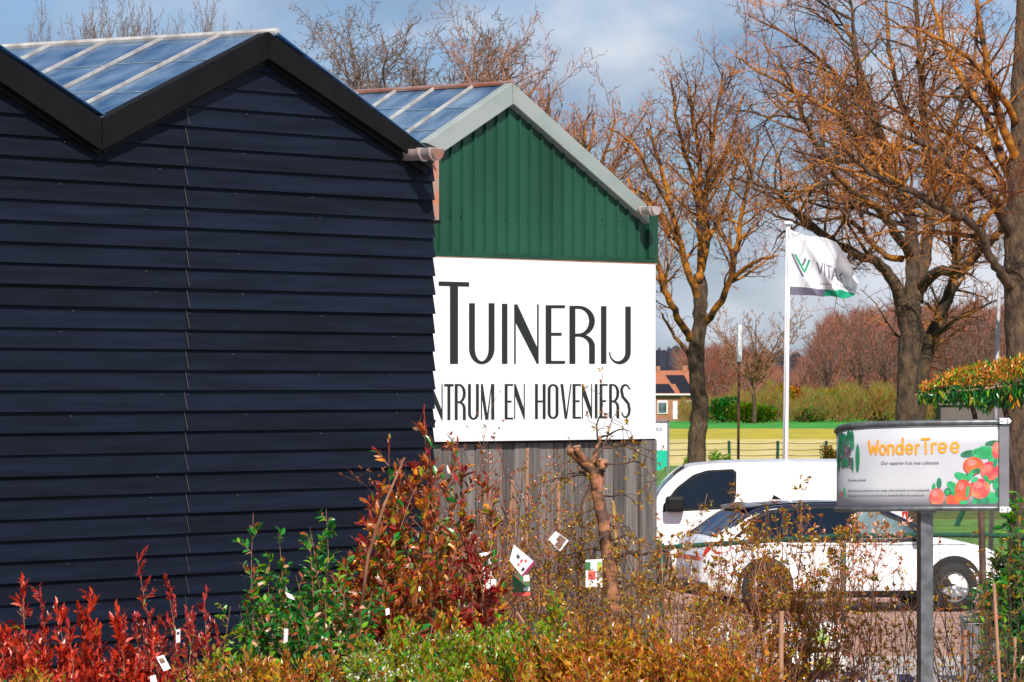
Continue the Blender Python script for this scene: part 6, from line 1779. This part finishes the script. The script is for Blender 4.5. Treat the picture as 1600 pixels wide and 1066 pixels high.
# ---------------------------------------------------------------- tags
def tagc(name, label, corners, Y, front_m, extra=(), hang=None, group='plant labels hanging among the pots'):
    """corners in px (tl,tr,br,bl)"""
    o_ = at(*corners[0], Y); r_ = empty(name, o_, label, 'plant label', group)
    b = MB(); fr = [at(x, y, Y) - o_ + Vector((0, .03 * (i in (1, 2)), 0)) for i, (x, y) in enumerate(corners)]
    b.slab(fr, [v + Vector((0, .0012, 0)) for v in fr]); b.build('card', M[front_m], r_)
    tl, tr, br, bl = fr
    for (u0, v0, u1, v1, m) in extra:
        f = lambda u, v: tl * (1-u)*(1-v) + tr * u*(1-v) + br * u*v + bl * (1-u)*v + Vector((0, -.002, 0))
        b = MB(); b.poly([f(u0, v1), f(u1, v1), f(u1, v0), f(u0, v0)]); b.build('print', M[m], r_)
    if hang:
        b = MB(); b.tube([tl * .5 + tr * .5, at(*hang, Y) - o_], .0012, n=3); b.build('tie', M['twig_brown'], r_)
    return r_
tagc('plant_label', 'large tilted white card with a purple stripe on its lower edge', [(803, 851), (837, 880), (817, 902), (796, 876)], 30.8, 'tag_white', [(.9, 0, 1, 1, 'tag_purple'), (.25, .3, .40, .5, 'ink_soft'), (.48, .35, .58, .55, 'tag_red'), (.62, .2, .72, .35, 'tag_red'), (.45, .65, .55, .8, 'tag_red'), (.72, .62, .84, .82, 'ink_soft')], hang=(800, 842))
tagc('plant_label', 'green photo card with a red foot, hanging below the purple striped card', [(800, 899), (827, 899), (829, 931), (802, 932)], 31.0, 'tag_photo', [(0, .82, 1, 1, 'tag_red'), (.62, .6, .98, .76, 'tag_white'), (.65, 0, 1, .3, 'tag_white')], hang=(812, 880))
tagc('plant_label', 'tilted white card with a small brown photo left of the gnarled stem', [(868, 830), (889, 845), (875, 862), (857, 843)], 31.4, 'tag_white', [(.35, .05, .85, .55, 'tag_photo_b'), (.5, .5, .9, .95, 'tag_photo_b')], hang=(864, 822))
tagc('plant_label', 'upright green and white card hanging directly left of the gnarled stem', [(915, 875), (941, 874), (941, 918), (915, 918)], 31.2, 'tag_white', [(0, .08, .3, .38, 'tag_photo'), (.15, .42, .6, .72, 'tag_red'), (.7, .1, .98, .4, 'bag_green')], hang=(928, 864))
tagc('plant_label', 'narrow white card among the bronze leaves below the left end of the timber wall', [(749, 865), (767, 862), (768, 900), (750, 902)], 29.6, 'tag_white', [(.2, .3, .8, .5, 'ink_soft')])
tagc('plant_label', 'plain tall white card behind the crimson shrub and crossed canes', [(758, 905), (775, 906), (776, 960), (756, 962)], 29.8, 'tag_white')
tagc('plant_label', 'wide pale card half hidden in the crimson shrub', [(724, 908), (757, 904), (757, 958), (722, 962)], 29.9, 'tag_white', [(.1, .6, .5, .75, 'tag_purple')])
tagc('plant_label', 'tilted white tag with a dark photo standing over the red shrubs', [(244, 1027), (255, 1024), (266, 1045), (256, 1049)], 24.0, 'tag_white', [(.15, .15, .8, .5, 'tag_photo_b')])
tagc('plant_label', 'small grey white tag at the bottom edge, leftmost of all', [(234, 1057), (242, 1055), (245, 1068), (236, 1070)], 23.8, 'tag_white')
tagc('plant_label', 'narrow white tag by the foot of the wall seam', [(275, 984), (281, 983), (281, 1004), (275, 1005)], 25.0, 'tag_white', [(.2, .2, .8, .4, 'ink_soft')])
tagc('plant_label', 'narrow curved white tag among the broad green shrub leaves', [(444, 982), (450, 983), (449, 1003), (443, 1006)], 25.4, 'tag_white')
tagc('plant_label', 'small white tag lying high in the green shrub', [(445, 925), (456, 930), (460, 938), (450, 934)], 25.8, 'tag_white')
tagc('plant_label', 'small round white tag at the foot of the tall bronze shrub', [(602, 952), (608, 950), (609, 960), (603, 962)], 26.2, 'tag_white')

# ---------------------------------------------------------------- pallet of bags, crates and box by the fence
def bag(name, label, px0, px1, py0, py1, Y, prints, seed):
    r = random.Random(seed); a = at(px0, py1, Y); c = at(px1, py0, Y); cx = (a.x + c.x)/2; w2 = (c.x - a.x)/2; hz = (c.z - a.z)/2; cz = (a.z + c.z)/2
    o_ = empty(name, (cx, Y, a.z), label, 'bag', 'printed bags stacked behind the shrubs'); b = MB(); n, m = 22, 12
    vs = []
    for i in range(m + 1):
        ph = -pi/2 + pi*i/m
        for j in range(n):
            th = 2*pi*j/n; cp = abs(cos(ph)) ** .45; sx = math.copysign(abs(cos(th)) ** .4, cos(th)); sy = math.copysign(abs(sin(th)) ** .4, sin(th))
            vs.append((w2 * cp * sx * (1 + .03*r.gauss(0,1)), .28 * cp * sy * (1 + .04*r.gauss(0,1)), hz + hz * math.copysign(abs(sin(ph)) ** .7, sin(ph)) * (1 + .03*sin(th*3 + seed))))
    b.raw(vs, [(i*n+j, i*n+(j+1)%n, (i+1)*n+(j+1)%n, (i+1)*n+j) for i in range(m) for j in range(n)])
    b.build('sack', M['bag'], o_, smooth=True)
    for (u0, v0, u1, v1, k) in prints:
        b = MB(); P = []
        for q in range(12):
            t = 2*pi*q/12; u = (u0+u1)/2 + (u1-u0)/2*cos(t); v = (v0+v1)/2 + (v1-v0)/2*sin(t); P.append(Vector((-w2 + 2*w2*u, -.292, 2*hz*v)))
        b.slab(P, [p + Vector((0, .03, 0)) for p in P]); b.build('print', M[k], o_)
BYY = 43.5
pal = empty('pallet', (gx(1245, BYY), BYY, 0), 'wooden pallet under the printed bags', 'pallet')
hwp = (gx(1320, BYY) - gx(1180, BYY)) / 2
for k in range(5): b = MB(); b.box((-hwp, -.4 + k*.18, .11), (hwp, -.4 + k*.18 + .1, .13)); b.build('deck_board', M['timber'], pal)
for k in (-1, 0, 1): b = MB(); b.box((k*(hwp-.08) - .05, -.4, 0), (k*(hwp-.08) + .05, .42, .109)); b.build('bearer', M['timber'], pal)
bag('soil_bag', 'white bag with red fruit print, left top of the stack', 1186, 1252, 970, 1012, BYY, [(.5, .3, .9, .7, 'bag_print'), (.1, .1, .35, .4, 'bag_print')], 1)
bag('soil_bag', 'white bag with green and yellow print, right top of the stack', 1254, 1318, 972, 1014, BYY, [(.2, .2, .6, .8, 'bag_green'), (.65, .5, .9, .9, 'bag_print')], 2)
bag('soil_bag', 'white bag lying left in the bottom of the stack', 1184, 1252, 1013, 1054, BYY, [(.3, .2, .7, .8, 'bag_print')], 3)
bag('soil_bag', 'white bag lying right in the bottom of the stack', 1254, 1320, 1015, 1056, BYY, [(.3, .2, .7, .8, 'bag_green')], 4)
bag('soil_bag', 'pink printed bag peeping in at the right edge', 1584, 1660, 982, 1030, 36, [(.05, .3, .4, .6, 'bag_print')], 5)
bag('soil_bag', 'pale printed bag behind the amber bush', 1075, 1140, 968, 1010, 42.5, [(.2, .2, .5, .7, 'bag_green')], 6)
def legs(px, Y, py, lab):
    z = zy(py, Y); o_ = empty('low_table', (gx(px, Y), Y, 0), lab, 'table'); hw = .26
    b = MB(); b.box((-hw, -.3, z - .04), (hw, .3, z - .004)); b.build('top', M['timber'], o_)
    for sx in (-1, 1):
        for sy in (-1, 1): b = MB(); b.box((sx*.2 - .025, sy*.24 - .025, 0), (sx*.2 + .025, sy*.24 + .025, z - .041)); b.build('leg', M['timber'], o_)
legs(1107, 42.5, 1010, 'low wooden table under the pale bag behind the amber bush'); legs(1622, 36, 1030, 'low wooden table under the pink bag at the right edge')
def crate(px0, px1, pyt, Y, lab, m='crate_blue'):
    x0, x1 = gx(px0, Y), gx(px1, Y); z = zy(pyt, Y); o_ = empty('plant_crate', ((x0+x1)/2, Y, 0), lab, 'crate', 'dark blue crates behind the shrubs'); w2 = (x1-x0)/2; b = MB(); t = .012
    for (lo, hi) in (((-w2, -.2, 0), (w2, -.2+t, z)), ((-w2, .2-t, 0), (w2, .2, z)), ((-w2, -.2+t, 0), (-w2+t, .2-t, z)), ((w2-t, -.2+t, 0), (w2, .2-t, z)), ((-w2+t, -.2+t, 0), (w2-t, .2-t, t))): b.box(lo, hi)
    b.build('crate_body', M[m], o_)
    b = MB(); b.box((-w2-.01, -.212, z-.03), (w2+.01, -.2005, z+.006)); b.build('rim', M[m], o_)
    b = MB(); b.box((-w2*.6, -.206, z-.10), (w2*.6, -.2005, z-.05)); b.build('label_strip', M['tag_white'], o_)
crate(1228, 1262, 1046, 38, 'dark blue crate left of the fence post foot'); crate(1266, 1300, 1050, 38, 'dark blue crate second from the left'); crate(1318, 1348, 1052, 38, 'dark blue crate right of the fence post foot'); crate(1404, 1424, 1056, 38, 'small dark blue crate close left of the metal post')
gbx = empty('grey_container', (gx(1538, 46), 46, 0), 'grey waste container standing in the shade behind the thin shrubs', 'container')
b = MB(); b.box((-.22, -.25, 0), (.22, .25, .62)); b.build('box', M['galv_dark'], gbx, bevel=.02); b = MB(); b.box((-.24, -.27, .621), (.24, .27, .66)); b.build('lid', M['galv'], gbx, bevel=.01)
